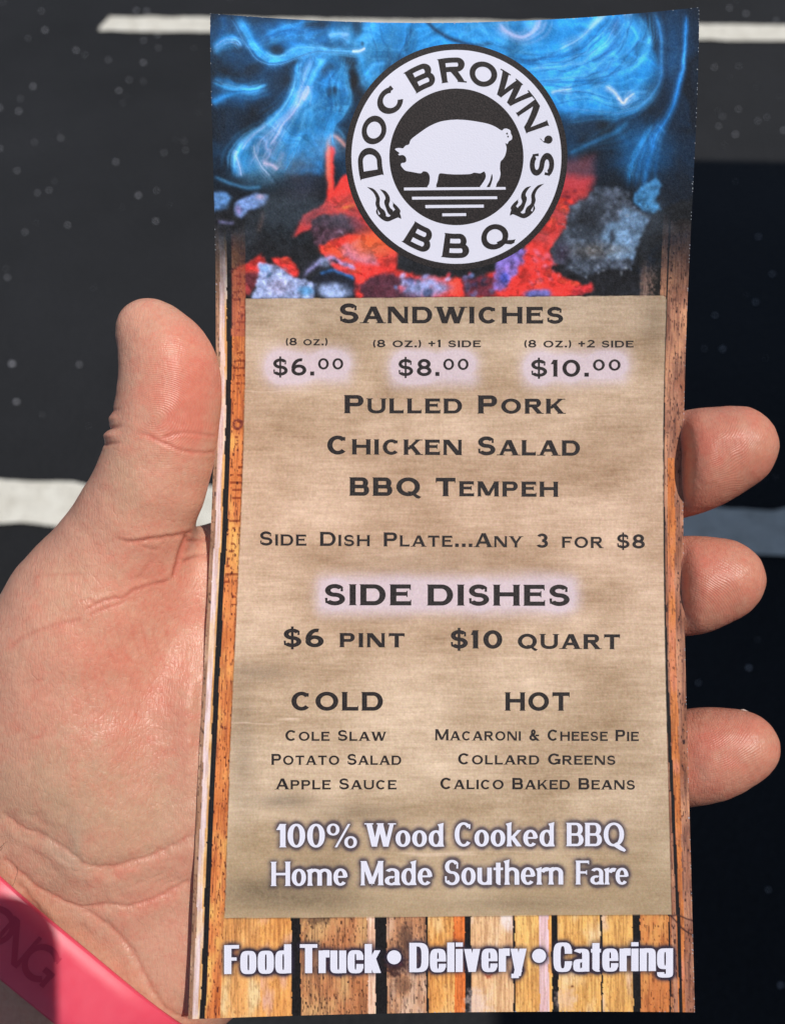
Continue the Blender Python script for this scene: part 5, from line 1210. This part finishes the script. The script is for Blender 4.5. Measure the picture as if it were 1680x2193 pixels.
rr = nd.new('ShaderNodeMapRange'); rr.inputs['To Min'].default_value = .26; rr.inputs['To Max'].default_value = .54; lk.new(n3.outputs['Fac'], rr.inputs['Value']); lk.new(rr.outputs[0], b.inputs['Roughness'])

hand_o = cam2world(np.array([[-60, -60, -205.]]))[0]
hand_root = bpy.data.objects.new('person', None); COL.objects.link(hand_root); hand_root.location = hand_o; hand_root.empty_display_size = .05
tag(hand_root, 'left hand and wrist of a person gripping the menu card, thumb up on its left', 'person')
# full detail where the skin is seen, half of it behind the card and out of frame
n1_ = len(HF1); fc = HV[HF1].mean(1); fx, fy = proj(fc); fz = HN[HF1].mean(1)[:, 2]
seen_ = (fz > -.35) & (fx > -60) & (fy < 2260) & ((fx < 490) | (fx > 1440)) & (fx < 1720)
F2 = HF[:, ::-1] if FLIP else HF                      # blocks of n1_ faces: corner 0..3
fine_ = np.concatenate([F2[k * n1_:(k + 1) * n1_][seen_] for k in range(4)])
mids = [F2[k * n1_:(k + 1) * n1_][:, 1] for k in range(4)]          # the vertex on edge k -> k+1
usedm = np.zeros(len(HV), bool); [usedm.__setitem__(m_[seen_], True) for m_ in mids]
co = np.where(~seen_)[0]; fl_ = np.stack([usedm[m_[co]] for m_ in mids], 1); FACES = [fine_, HF1[co[~fl_.any(1)]]]
extra = {}
for q in np.where(fl_.any(1))[0]:
    f_ = []
    for k in range(4):
        f_.append(HF1[co[q], k])
        if fl_[q, k]: f_.append(mids[k][co[q]])
    extra.setdefault(len(f_), []).append(f_)
FACES += [np.array(v) for v in extra.values()]
if FLIP: FACES = [f[:, ::-1] for f in FACES]
keep = np.zeros(len(HV), bool); [keep.__setitem__(f.ravel(), True) for f in FACES]; rm = np.cumsum(keep) - 1; FACES = [rm[f] for f in FACES]
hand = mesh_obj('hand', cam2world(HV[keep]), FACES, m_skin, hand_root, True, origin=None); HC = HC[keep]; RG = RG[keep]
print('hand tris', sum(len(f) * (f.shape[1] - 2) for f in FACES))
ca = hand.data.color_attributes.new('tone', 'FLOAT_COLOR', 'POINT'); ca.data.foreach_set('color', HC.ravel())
ca = hand.data.color_attributes.new('ridge', 'FLOAT_COLOR', 'POINT'); ca.data.foreach_set('color', RG.ravel())
# nails: thin curved plates; only their free edges show from here
m_nail, nd, lk, b = new_mat('nail', (.70, .50, .42), .28, .5); b.inputs['Coat Weight'].default_value = .25
n4 = nd.new('ShaderNodeTexNoise'); n4.inputs['Scale'].default_value = 500; lk.new(nd.new('ShaderNodeTexCoord').outputs['Object'], n4.inputs['Vector'])
cr4 = nd.new('ShaderNodeValToRGB'); cr4.color_ramp.elements[0].color = (.64, .45, .38, 1); cr4.color_ramp.elements[1].color = (.76, .60, .52, 1); lk.new(n4.outputs['Fac'], cr4.inputs['Fac']); lk.new(cr4.outputs['Color'], b.inputs['Base Color'])
def nail(c, fdir, out, w, L, r, over_):
    """c centre on the finger's axis, fdir towards the tip, out the way the nail faces"""
    fdir = fdir / np.linalg.norm(fdir); out = out - fdir * (out @ fdir); out /= np.linalg.norm(out); sdv = np.cross(fdir, out)
    a = np.linspace(-w, w, 15); s = np.linspace(-L, over_, 12); A, S_ = np.meshgrid(a, s)
    lim = np.clip(1 - np.maximum(S_ - over_ * .2, 0) / over_ * (A / w) ** 2 * .9, 0, 1)
    ss = np.where(S_ > 0, S_ * (1 - .45 * (A / w) ** 2), S_)
    def sh(rad): return c + fdir * ss[..., None] + (out * np.cos(A)[..., None] + sdv * np.sin(A)[..., None]) * (rad - .018 * np.maximum(ss, 0)[..., None] ** 2)
    V = np.concatenate([sh(r).reshape(-1, 3), sh(r - .5).reshape(-1, 3)]); n1, n2_ = A.shape; k = np.arange(n1 * n2_).reshape(n1, n2_); N0 = n1 * n2_
    q = np.stack([k[:-1, :-1], k[:-1, 1:], k[1:, 1:], k[1:, :-1]], -1).reshape(-1, 4); rm_ = np.concatenate([k[0, :], k[1:, -1], k[-1, -2::-1], k[-2:0:-1, 0]]); rn_ = np.roll(rm_, -1)
    return mesh_obj('nail', cam2world(V), [q, q[:, ::-1] + N0, np.stack([rm_, rm_ + N0, rn_ + N0, rn_], -1)], m_nail, hand_root, True)
def fin(Fp, i): return P3(*Fp[i][:3])
for Fp, r_, L_, o_, bk in [(FING[0], 9.3, 8, 8.4, (.35, .10, -1)), (FING[1], 8.9, 8, 6.9, (.35, .12, -1)), (FING[2], 8.2, 7.5, 5.3, (.3, .08, -1))]:
    nail(fin(Fp, -1), fin(Fp, -1) - fin(Fp, -2), np.array(bk), .95, L_, r_ - .1, o_)
nail(P3(331, 716, 190), P3(318, 690, 190) - P3(333, 728, 190), np.array([-1, .05, -.40]), .85, 3.6, 7.15, 1.4)
# a few hairs at the wrist
m_hair, nd, lk, b = new_mat('hair', (.05, .035, .03), .5, .3)
def hair(P):
    Q = smooth_path([c6(p) for p in P], 10); m = len(Q); near = [np.argmin((hx_ - x) ** 2 + (hy_ - y) ** 2 + (~front_) * 1e6) for x, y in Q]
    c = HV[near] + HN[near] * np.interp(np.arange(m), [0, m - 1], [.1, 1.3])[:, None]; c = smooth_line(c)
    V = []
    for i in range(m):
        t = c[min(i + 1, m - 1)] - c[max(i - 1, 0)]; t /= np.linalg.norm(t); n = np.cross(t, [0, 0, 1.]); n /= np.linalg.norm(n); b2 = np.cross(t, n); r_ = .045 * (1 - .7 * i / m)
        V += [c[i] + (n * math.cos(a) + b2 * math.sin(a)) * r_ for a in (0, 2.09, 4.19)]
    k = np.arange(m - 1)[:, None] * 3; Fh = np.concatenate([k + np.array([0, 1, 4, 3]), k + np.array([1, 2, 5, 4]), k + np.array([2, 0, 3, 5])])
    mesh_obj('hair', cam2world(np.array(V)), [Fh], m_hair, hand_root, True)
def smooth_line(c):
    for _ in range(6): c[1:-1] = (c[:-2] + 2 * c[1:-1] + c[2:]) / 4
    return c
for Hh in ([(0, 330), (40, 290), (90, 250)], [(0, 345), (30, 320), (50, 300)], [(115, 470), (118, 540), (95, 600), (65, 640)], [(0, 700), (30, 670), (70, 640)], [(0, 395), (8, 410), (14, 440)], [(1410, 405), (1440, 440), (1470, 490)]): 
    if Hh[0][0] < 1000: hair(Hh)

# ------------------------------------------------------------------ the wristband
c_w = P3(225 - 5 + 16, 1985 + 6 - 18, 209.5)
a_w = P3(*(WR + ax_ * 300), 208.5) - P3(*(WR - ax_ * 300), 209.5); a_w /= np.linalg.norm(a_w); a_w[2] = -.34; a_w /= np.linalg.norm(a_w); c_w = c_w - np.array([a_w[0], a_w[1], 0]) * 9.6
s_w = P3(*(WR + pp_ * 100), 209) - P3(*(WR - pp_ * 100), 209); s_w -= a_w * (s_w @ a_w); s_w /= np.linalg.norm(s_w)
n_w = np.cross(a_w, s_w); n_w *= np.sign(n_w[2])
HWD = 6.9
_t = np.linspace(0, 2 * np.pi, 361)[:-1]; _r = np.arange(12, 52, .25)
def _samp(p):
    i = np.clip(((p - np.array([bx0, by0, bz0])) / VOX).round().astype(int), 0, np.array(HAND.shape) - 1); return HAND[i[..., 0], i[..., 1], i[..., 2]]
_R = np.zeros(360)
for s_ in (-HWD, -HWD / 2, 0, HWD / 2, HWD):
    P_ = c_w + (s_w * np.cos(_t)[:, None, None] + n_w * np.sin(_t)[:, None, None]) * _r[None, :, None] + a_w * s_
    i_ = (_samp(P_) < 0); _R = np.maximum(_R, np.where(i_.any(1), _r[_r.size - 1 - i_[:, ::-1].argmax(1)], 0))
_R = np.where(_R < 16, 24, _R)
_k = np.exp(-.5 * (np.arange(-40, 41) / 14) ** 2); _k /= _k.sum()
_S = sum(w_ * np.roll(_R, j) for j, w_ in zip(range(-40, 41), _k)); _S = _S + np.clip(np.max((_R - _S)[20:160]), 0, 1.6)
def band_pt(th, s, off=0.0):
    r = np.interp(np.mod(th, 2 * np.pi), np.append(_t, 2 * np.pi), np.append(_S, _S[0])) + off + .5
    return c_w + s_w * (r * np.cos(th))[..., None] + n_w * (r * np.sin(th))[..., None] + a_w * s[..., None]
HWD = 6.9
th = np.linspace(0, 2 * np.pi, 181)[:-1]; prof = [(-HWD, -.2), (-HWD, .55), (-HWD + .5, .9), (-HWD * .5, 1.0), (0, 1.02), (HWD * .5, 1.0), (HWD - .5, .9), (HWD, .55), (HWD, -.2), (HWD - .4, -.5), (0, -.5), (-HWD + .4, -.5)]
V = np.concatenate([band_pt(th, np.full(180, s_), o_) for s_, o_ in prof]); m = len(prof); k = np.arange(180); k2 = (k + 1) % 180
Fb = np.concatenate([np.stack([j * 180 + k, ((j + 1) % m) * 180 + k, ((j + 1) % m) * 180 + k2, j * 180 + k2], 1) for j in range(m)])
m_band, nd, lk, b = new_mat('pink silicone', tuple(lin((250, 92, 112))), .34, .5)
n5 = nd.new('ShaderNodeTexNoise'); n5.inputs['Scale'].default_value = 260; n5.inputs['Detail'].default_value = 4; lk.new(nd.new('ShaderNodeTexCoord').outputs['Object'], n5.inputs['Vector'])
cr5 = nd.new('ShaderNodeValToRGB'); cr5.color_ramp.elements[0].color = (*lin((240, 74, 98)), 1); cr5.color_ramp.elements[1].color = (*lin((250, 92, 112)), 1); lk.new(n5.outputs['Fac'], cr5.inputs['Fac']); lk.new(cr5.outputs['Color'], b.inputs['Base Color'])
rb = nd.new('ShaderNodeMapRange'); rb.inputs['To Min'].default_value = .26; rb.inputs['To Max'].default_value = .44; lk.new(n5.outputs['Fac'], rb.inputs['Value']); lk.new(rb.outputs[0], b.inputs['Roughness'])
b.inputs['Subsurface Weight'].default_value = .6; b.inputs['Subsurface Radius'].default_value = (1, .35, .45); b.inputs['Subsurface Scale'].default_value = .004
m_band2, nd, lk, b = new_mat('recess shade pink', tuple(lin((226, 66, 92))), .5, .3); n6 = nd.new('ShaderNodeTexNoise'); n6.inputs['Scale'].default_value = 900
bp6 = nd.new('ShaderNodeBump'); bp6.inputs['Distance'].default_value = .0001; lk.new(n6.outputs['Fac'], bp6.inputs['Height']); lk.new(bp6.outputs[0], b.inputs['Normal'])
band_root = bpy.data.objects.new('wristband', None); COL.objects.link(band_root); band_root.location = cam2world(c_w[None])[0]; band_root.empty_display_size = .04
tag(band_root, 'bright pink silicone wristband with sunken letters ONG, worn round the wrist', 'wristband')
bo = mesh_obj('band', cam2world(V), [Fb], m_band, band_root, True)
# the letters: flat strips along the band, darker pink painted for recess shade
Vl, Fl, nl = [], [], 0
tt_ = np.linspace(0, np.pi, 721); pc = band_pt(tt_, np.zeros(721), 1.0); arc = np.concatenate([[0], np.cumsum(np.linalg.norm(np.diff(pc, axis=0), axis=1))])
pxx, pyy = proj(pc); t_of_x = lambda x: np.interp(x, pxx[::-1], tt_[::-1]); 
for gi, (ch, xc) in enumerate((('O', -8.0), ('N', 34.0), ('G', 88.0))):
    prims, W = glyph(ch, Style(.17, .17, .0, sp=.1, serif=False)); th0 = t_of_x(xc); s0 = np.interp(th0, tt_, arc)
    for z_, st in enumerate(prims):
        a = densify(np.array(st, float), .08); x = (a[..., 0] - W / 2) * 6.6; y = (a[..., 1] - .5) * 7.0
        thv = np.interp(s0 - x, arc, tt_); p = band_pt(thv, y, 1.045 + .002 * z_ + .0 * gi); Vl.append(p.reshape(-1, 3)); n = len(a); k = np.arange(n - 1) * 2 + nl; Fl.append(np.stack([k, k + 1, k + 3, k + 2], -1)); nl += 2 * n
mesh_obj('lettering', cam2world(np.concatenate(Vl)), [np.concatenate(Fl)], m_band2, band_root)['label'] = 'sunken letters ONG on the wristband, their shade painted as darker pink'
# ------------------------------------------------------------------ the car park below
m_asp, nd, lk, b = new_mat('asphalt', (.03, .03, .03), .85, .3)
tc = nd.new('ShaderNodeTexCoord')
def nz_(scale, det=4, rough=.6):
    n = nd.new('ShaderNodeTexNoise'); n.inputs['Scale'].default_value = scale; n.inputs['Detail'].default_value = det; n.inputs['Roughness'].default_value = rough; lk.new(tc.outputs['Object'], n.inputs['Vector']); return n
na, nb_, nc_ = nz_(1.6, 5), nz_(140, 3), nz_(14, 4)
vs = nd.new('ShaderNodeTexVoronoi'); vs.inputs['Scale'].default_value = 26; vs.inputs['Randomness'].default_value = 1; lk.new(tc.outputs['Object'], vs.inputs['Vector'])
vst = nd.new('ShaderNodeTexVoronoi'); vst.inputs['Scale'].default_value = 95; lk.new(tc.outputs['Object'], vst.inputs['Vector'])
cr = nd.new('ShaderNodeValToRGB'); cr.color_ramp.elements[0].color = (.009, .0092, .010, 1); cr.color_ramp.elements[1].color = (.021, .0215, .024, 1); cr.color_ramp.elements[0].position = .36; cr.color_ramp.elements[1].position = .64
mixf = nd.new('ShaderNodeMix'); mixf.data_type = 'FLOAT'; mixf.inputs['Factor'].default_value = .5; lk.new(na.outputs['Fac'], mixf.inputs['A']); lk.new(nb_.outputs['Fac'], mixf.inputs['B']); lk.new(mixf.outputs['Result'], cr.inputs['Fac'])
lk.new(cr.outputs['Color'], b.inputs['Base Color'])
bp = nd.new('ShaderNodeBump'); bp.inputs['Strength'].default_value = .8; bp.inputs['Distance'].default_value = .003; lk.new(vst.outputs['Distance'], bp.inputs['Height']); lk.new(bp.outputs[0], b.inputs['Normal'])
G = 400.0
n = 5
ground = mesh_obj('ground', np.array([[-G, -G, 0], [G, -G, 0], [G, G, 0], [-G, G, 0]], float), [np.array([[0, 1, 2, 3]])], m_asp)
tag(ground, kind='structure', label='dark weathered asphalt of the car park')
# pale chips of stone lying in the asphalt (blurred discs at this distance)
m_chip, nd, lk, b = new_mat('pale stone chip', (.75, .76, .80), .4, .5); nq = nd.new('ShaderNodeTexNoise'); nq.inputs['Scale'].default_value = 30
crq = nd.new('ShaderNodeValToRGB'); crq.color_ramp.elements[0].color = (.35, .35, .38, 1); crq.color_ramp.elements[1].color = (.6, .6, .64, 1); lk.new(nq.outputs['Fac'], crq.inputs['Fac']); lk.new(crq.outputs['Color'], b.inputs['Base Color'])
chips = []
SEEN = [(0.02 * 468, 8), (125, 35), (408, 33), (440, 35), (135, 93), (85, 118), (431, 124), (473, 108), (475, 147), (229, 155), (255, 169), (325, 184), (430, 192), (388, 245), (357, 278), (100, 265), (62, 303), (57, 340), (183, 423), (104, 436), (563 * .98, 432), (492, 468), (556, 460), (347, 495), (52, 522), (148, 582), (113, 590), (470, 583), (203, 688), (76, 710), (467, 676), (23, 848), (415, 597), (430, 110 + 140), (0, 330), (0, 455)]
for x, y in SEEN: chips.append((x * 936 / 1310 * 1.0, y * .7161 * 1.0 * .98, 1.0))
chips = [(x * .3265 * 2.193 / 1.0 * .0 + x, y, s) for x, y, s in chips]
RIGHT = [(1528, 145), (1580, 143), (1579, 235), (1545, 250), (1537, 271), (1572, 289), (1621, 260), (1640, 252), (1676, 280), (1622, 508), (1652, 588), (1616, 648), (1530, 676), (1546, 748), (1506, 748), (1602, 1396 + 35), (1494, 1463), (1643, 1906), (1670, 2110), (1560, 18), (1595, 30), (1660, 45)]
for x, y in RIGHT: chips.append((x, y, 1.0))
LOW = [(36, 781 + 80), (170, 782), (26, 780)]
chips += [(x, y, 1.2) for x, y in LOW]
Vc, Fc, n0 = [], [], 0
rs = np.random.default_rng(3)
def chip(x, y, r):
    global n0
    m = 7; a = np.linspace(0, 2 * np.pi, m, endpoint=False) + rs.random(); rr_ = r * (.8 + .4 * rs.random(m)); z = .0035
    v = [(x + q * math.cos(t), y + q * math.sin(t), 0.0005) for q, t in zip(rr_, a)] + [(x + .6 * q * math.cos(t), y + .6 * q * math.sin(t), z * (.7 + .5 * rs.random())) for q, t in zip(rr_, a)] + [(x, y, z * 1.15)]
    Vc.extend(v); i = np.arange(m); j = (i + 1) % m
    Fc.append(np.concatenate([np.stack([i, j, m + j], 1), np.stack([i, m + j, m + i], 1), np.stack([m + i, m + j, np.full(m, 2 * m)], 1)]) + n0); n0 += 2 * m + 1
for x, y, s_ in chips:
    g = ground_pt(x, y); chip(g[0], g[1], .0019 * s_ * (.7 + .8 * rs.random()) * (1 + .25 * max(g[1], 0)))
for k in range(900):
    x, y = rs.uniform(-3.5, 4), rs.uniform(-1.0, 6); chip(x, y, .0006 + .0010 * rs.random() ** 2)
st = mesh_obj('stone_chips', np.array(Vc), [np.concatenate(Fc)], m_chip); tag(st, 'pale stone chips scattered over the asphalt', 'gravel', kind='stuff')
# painted lines
m_line, nd, lk, b = new_mat('road paint', (.7, .68, .6), .7, .3); tc = nd.new('ShaderNodeTexCoord')
nl1 = nd.new('ShaderNodeTexNoise'); nl1.inputs['Scale'].default_value = 24; nl1.inputs['Detail'].default_value = 5; lk.new(tc.outputs['Object'], nl1.inputs['Vector'])
crl = nd.new('ShaderNodeValToRGB'); crl.color_ramp.elements[0].position = .3; crl.color_ramp.elements[0].color = (.60, .565, .48, 1); crl.color_ramp.elements[1].position = .62; crl.color_ramp.elements[1].color = (.76, .73, .64, 1)
lk.new(nl1.outputs['Fac'], crl.inputs['Fac']); nl2 = nd.new('ShaderNodeTexNoise'); nl2.inputs['Scale'].default_value = 210; nl2.inputs['Detail'].default_value = 6; lk.new(tc.outputs['Object'], nl2.inputs['Vector'])
crm = nd.new('ShaderNodeValToRGB'); crm.color_ramp.elements[0].position = .60; crm.color_ramp.elements[1].position = .68; lk.new(nl2.outputs['Fac'], crm.inputs['Fac'])
mxl = nd.new('ShaderNodeMix'); mxl.data_type = 'RGBA'; mxl.inputs['B'].default_value = (.16, .155, .14, 1); lk.new(crm.outputs['Color'], mxl.inputs['Factor']); lk.new(crl.outputs['Color'], mxl.inputs['A']); lk.new(mxl.outputs['Result'], b.inputs['Base Color'])
vl = nd.new('ShaderNodeTexVoronoi'); vl.inputs['Scale'].default_value = 110; lk.new(tc.outputs['Object'], vl.inputs['Vector']); bpl = nd.new('ShaderNodeBump'); bpl.inputs['Strength'].default_value = .5; bpl.inputs['Distance'].default_value = .002; lk.new(vl.outputs['Distance'], bpl.inputs['Height']); lk.new(bpl.outputs[0], b.inputs['Normal'])
def paint(top, bot_, ext0, ext1, seed, taper=0):
    a0, a1 = ground_pt(*top[0]), ground_pt(*top[1]); b0, b1 = ground_pt(*bot_[0]), ground_pt(*bot_[1])
    m = 260; t = np.linspace(-ext0, 1 + ext1, m); T1 = a0 + (a1 - a0) * t[:, None]; B1 = b0 + (b1 - b0) * t[:, None]
    w1 = (vn(t * 40, t * 0, seed) - .5) * .010 + (vn(t * 160, t * 0, seed + 1) - .5) * .004; w2 = (vn(t * 40, t * 0, seed + 4) - .5) * .010 + (vn(t * 160, t * 0, seed + 7) - .5) * .004
    T1[:, 1] += w1; B1[:, 1] += w2
    if taper:
        k = np.linspace(0, 1, 6); mid_ = .25 * T1[0] + .75 * B1[0]
        for i, q in enumerate(k): T1[i] = T1[i] * q ** .5 + (mid_ + (T1[i] - T1[0])) * (1 - q ** .5)
    V = np.concatenate([np.c_[T1, np.full(m, .004)], np.c_[B1, np.full(m, .004)]]); i = np.arange(m - 1)
    return V, np.stack([i, i + m, i + m + 1, i + 1], 1)
V, Fq = paint([(225, 37), (1600, 55.5)], [(212, 68), (1600, 89)], 0, 1.2, 3, 1)
o = mesh_obj('painted_line', V, [Fq], m_line); tag(o, 'worn white parking line nearest the top, thin and fully sunlit, its left end showing', 'road marking', 'white parking lines on the asphalt')
V, Fq = paint([(30, 1031), (1600, 1092)], [(30, 1123), (1600, 1188)], 2.0, 2.0, 13)
o = mesh_obj('painted_line', V, [Fq], m_line); tag(o, 'wide white parking line passing behind the hand, its right part in shadow', 'road marking', 'white parking lines on the asphalt')

# ------------------------------------------------------------------ what throws the two shadows: the phone taking the picture and a guessed truck added out of view
m_ph, nd, lk, b = new_mat('phone case', (.03, .03, .035), .35, .5); nq = nd.new('ShaderNodeTexNoise'); nq.inputs['Scale'].default_value = 300; crp = nd.new('ShaderNodeMapRange'); crp.inputs['To Min'].default_value = .28; crp.inputs['To Max'].default_value = .42; lk.new(nq.outputs['Fac'], crp.inputs['Value']); lk.new(crp.outputs[0], b.inputs['Roughness'])
m_gl, nd, lk, b = new_mat('phone glass', (.01, .01, .012), .08, .5); nq = nd.new('ShaderNodeTexNoise'); nq.inputs['Scale'].default_value = 80; crp = nd.new('ShaderNodeMapRange'); crp.inputs['To Min'].default_value = .05; crp.inputs['To Max'].default_value = .12; lk.new(nq.outputs['Fac'], crp.inputs['Value']); lk.new(crp.outputs[0], b.inputs['Roughness'])
def slab(x0, x1, y0, y1, z0, z1, r, seg=6, bev=.8):
    out = []
    for cx_, cy_, a0 in ((x1 - r, y1 - r, 0), (x0 + r, y1 - r, 90), (x0 + r, y0 + r, 180), (x1 - r, y0 + r, 270)):
        for k in range(seg + 1): t = R(a0 + 90 * k / seg); out.append((cx_, cy_, math.cos(t), math.sin(t)))
    m = len(out); rings = []
    for z, rr_ in ((z0, r - bev), (z0 + bev, r), (z1 - bev, r), (z1, r - bev)): rings.append([(a + rr_ * c, b_ + rr_ * s, z) for a, b_, c, s in out])
    V = np.array(rings).reshape(-1, 3); i = np.arange(m); j = (i + 1) % m
    Q = np.concatenate([np.stack([k * m + i, k * m + j, (k + 1) * m + j, (k + 1) * m + i], 1) for k in range(3)])
    c0, c1 = len(V), len(V) + 1; V = np.concatenate([V, [[(x0 + x1) / 2, (y0 + y1) / 2, z0], [(x0 + x1) / 2, (y0 + y1) / 2, z1]]])
    T = np.concatenate([np.stack([np.full(m, c0), j, i], 1), np.stack([np.full(m, c1), 3 * m + i, 3 * m + j], 1)])
    return V, [Q, T]
ph = bpy.data.objects.new('phone', None); COL.objects.link(ph); ph.location = cam2world(np.array([[-28, -60, 5.]]))[0]; ph.empty_display_size = .03
tag(ph, 'dark mobile phone held up to take the picture, its shadow on the wristband', 'phone')
V, Fs = slab(-56, 12, -127, 13, 2.0, 9.5, 10); mesh_obj('phone_body', cam2world(V), Fs, m_ph, ph)
V, Fs = slab(-54.5, 10.5, -125.5, 11.5, 9.6, 10.1, 9, bev=.2); mesh_obj('phone_screen', cam2world(V), Fs, m_gl, ph)
SH = SUN[:2] / SUN[2]
def box(x0, x1, y0, y1, z0, z1):
    v = np.array([[x, y, z] for z in (z0, z1) for y in (y0, y1) for x in (x0, x1)], float)
    return v, np.array([[0, 2, 3, 1], [4, 5, 7, 6], [0, 1, 5, 4], [2, 6, 7, 3], [0, 4, 6, 2], [1, 3, 7, 5]])
e0 = ground_pt(1500, 352); e1 = ground_pt(1680, 356); TH_ = 2.7
ang = math.atan2(e1[1] - e0[1], e1[0] - e0[0])
tx = .02 + SH[0] * TH_; ty = e0[1] + SH[1] * TH_
tr = bpy.data.objects.new('shadow_truck', None); COL.objects.link(tr); tr.location = (tx + 1.1, ty - 3, 0); tr.empty_display_size = .5; tr.rotation_euler = (0, 0, ang)
tag(tr, 'plain white food truck added out of view to the right to throw the dark shadow over the asphalt', 'food truck')
def part(name, m, boxes, bev=.03):
    vs_, fs_, n_ = [], [], 0
    for bx_ in boxes: v, f = box(*bx_); vs_.append(v); fs_.append(f + n_); n_ += 8
    me = bpy.data.meshes.new(name); me.from_pydata(np.concatenate(vs_).tolist(), [], np.concatenate(fs_).tolist()); me.materials.append(m); o = bpy.data.objects.new(name, me); COL.objects.link(o); o.parent = tr
    if bev: md = o.modifiers.new('bevel', 'BEVEL'); md.width = bev; md.segments = 3
    return o
m_tw, nd, lk, b = new_mat('truck paint', (.7, .7, .69), .3, .5); nq = nd.new('ShaderNodeTexNoise'); nq.inputs['Scale'].default_value = 3; crp = nd.new('ShaderNodeMapRange'); crp.inputs['To Min'].default_value = .24; crp.inputs['To Max'].default_value = .4; lk.new(nq.outputs['Fac'], crp.inputs['Value']); lk.new(crp.outputs[0], b.inputs['Roughness'])
m_ty, nd, lk, b = new_mat('tyre rubber', (.02, .02, .02), .85, .3); nq = nd.new('ShaderNodeTexNoise'); nq.inputs['Scale'].default_value = 40; bq = nd.new('ShaderNodeBump'); bq.inputs['Distance'].default_value = .003; lk.new(nq.outputs['Fac'], bq.inputs['Height']); lk.new(bq.outputs[0], b.inputs['Normal'])
part('body', m_tw, [(-1.1, 1.1, -3, 3, .45, TH_)], .06)
part('chassis', m_ty, [(-.95, .95, -2.9, 2.9, .28, .44)])
part('serving_hatch', m_gl, [(-1.13, -1.08, -1.2, .9, 1.25, 2.1)], .01); part('awning_rail', m_tw, [(-1.16, -1.1, -1.25, .95, 2.16, 2.2)], .005)
for x_ in (-.98, .98):
    for y_ in (-2.0, 2.0):
        t = np.linspace(0, 2 * np.pi, 33)[:-1]; V = np.concatenate([np.c_[np.full(32, x_ + dx), y_ + r_ * np.cos(t), .36 + r_ * np.sin(t)] for dx, r_ in ((-.11, .2), (-.11, .33), (-.08, .36), (.08, .36), (.11, .33), (.11, .2))])
        k = np.arange(32); k2 = (k + 1) % 32; Fw = np.concatenate([np.stack([j * 32 + k, j * 32 + k2, (j + 1) * 32 + k2, (j + 1) * 32 + k], 1) for j in range(5)])
        me = bpy.data.meshes.new('wheel'); me.from_pydata(V.tolist(), [], Fw.tolist() + [list(range(31, -1, -1)), list(range(160, 192))]); me.materials.append(m_ty); o = bpy.data.objects.new('wheel', me); COL.objects.link(o); o.parent = tr
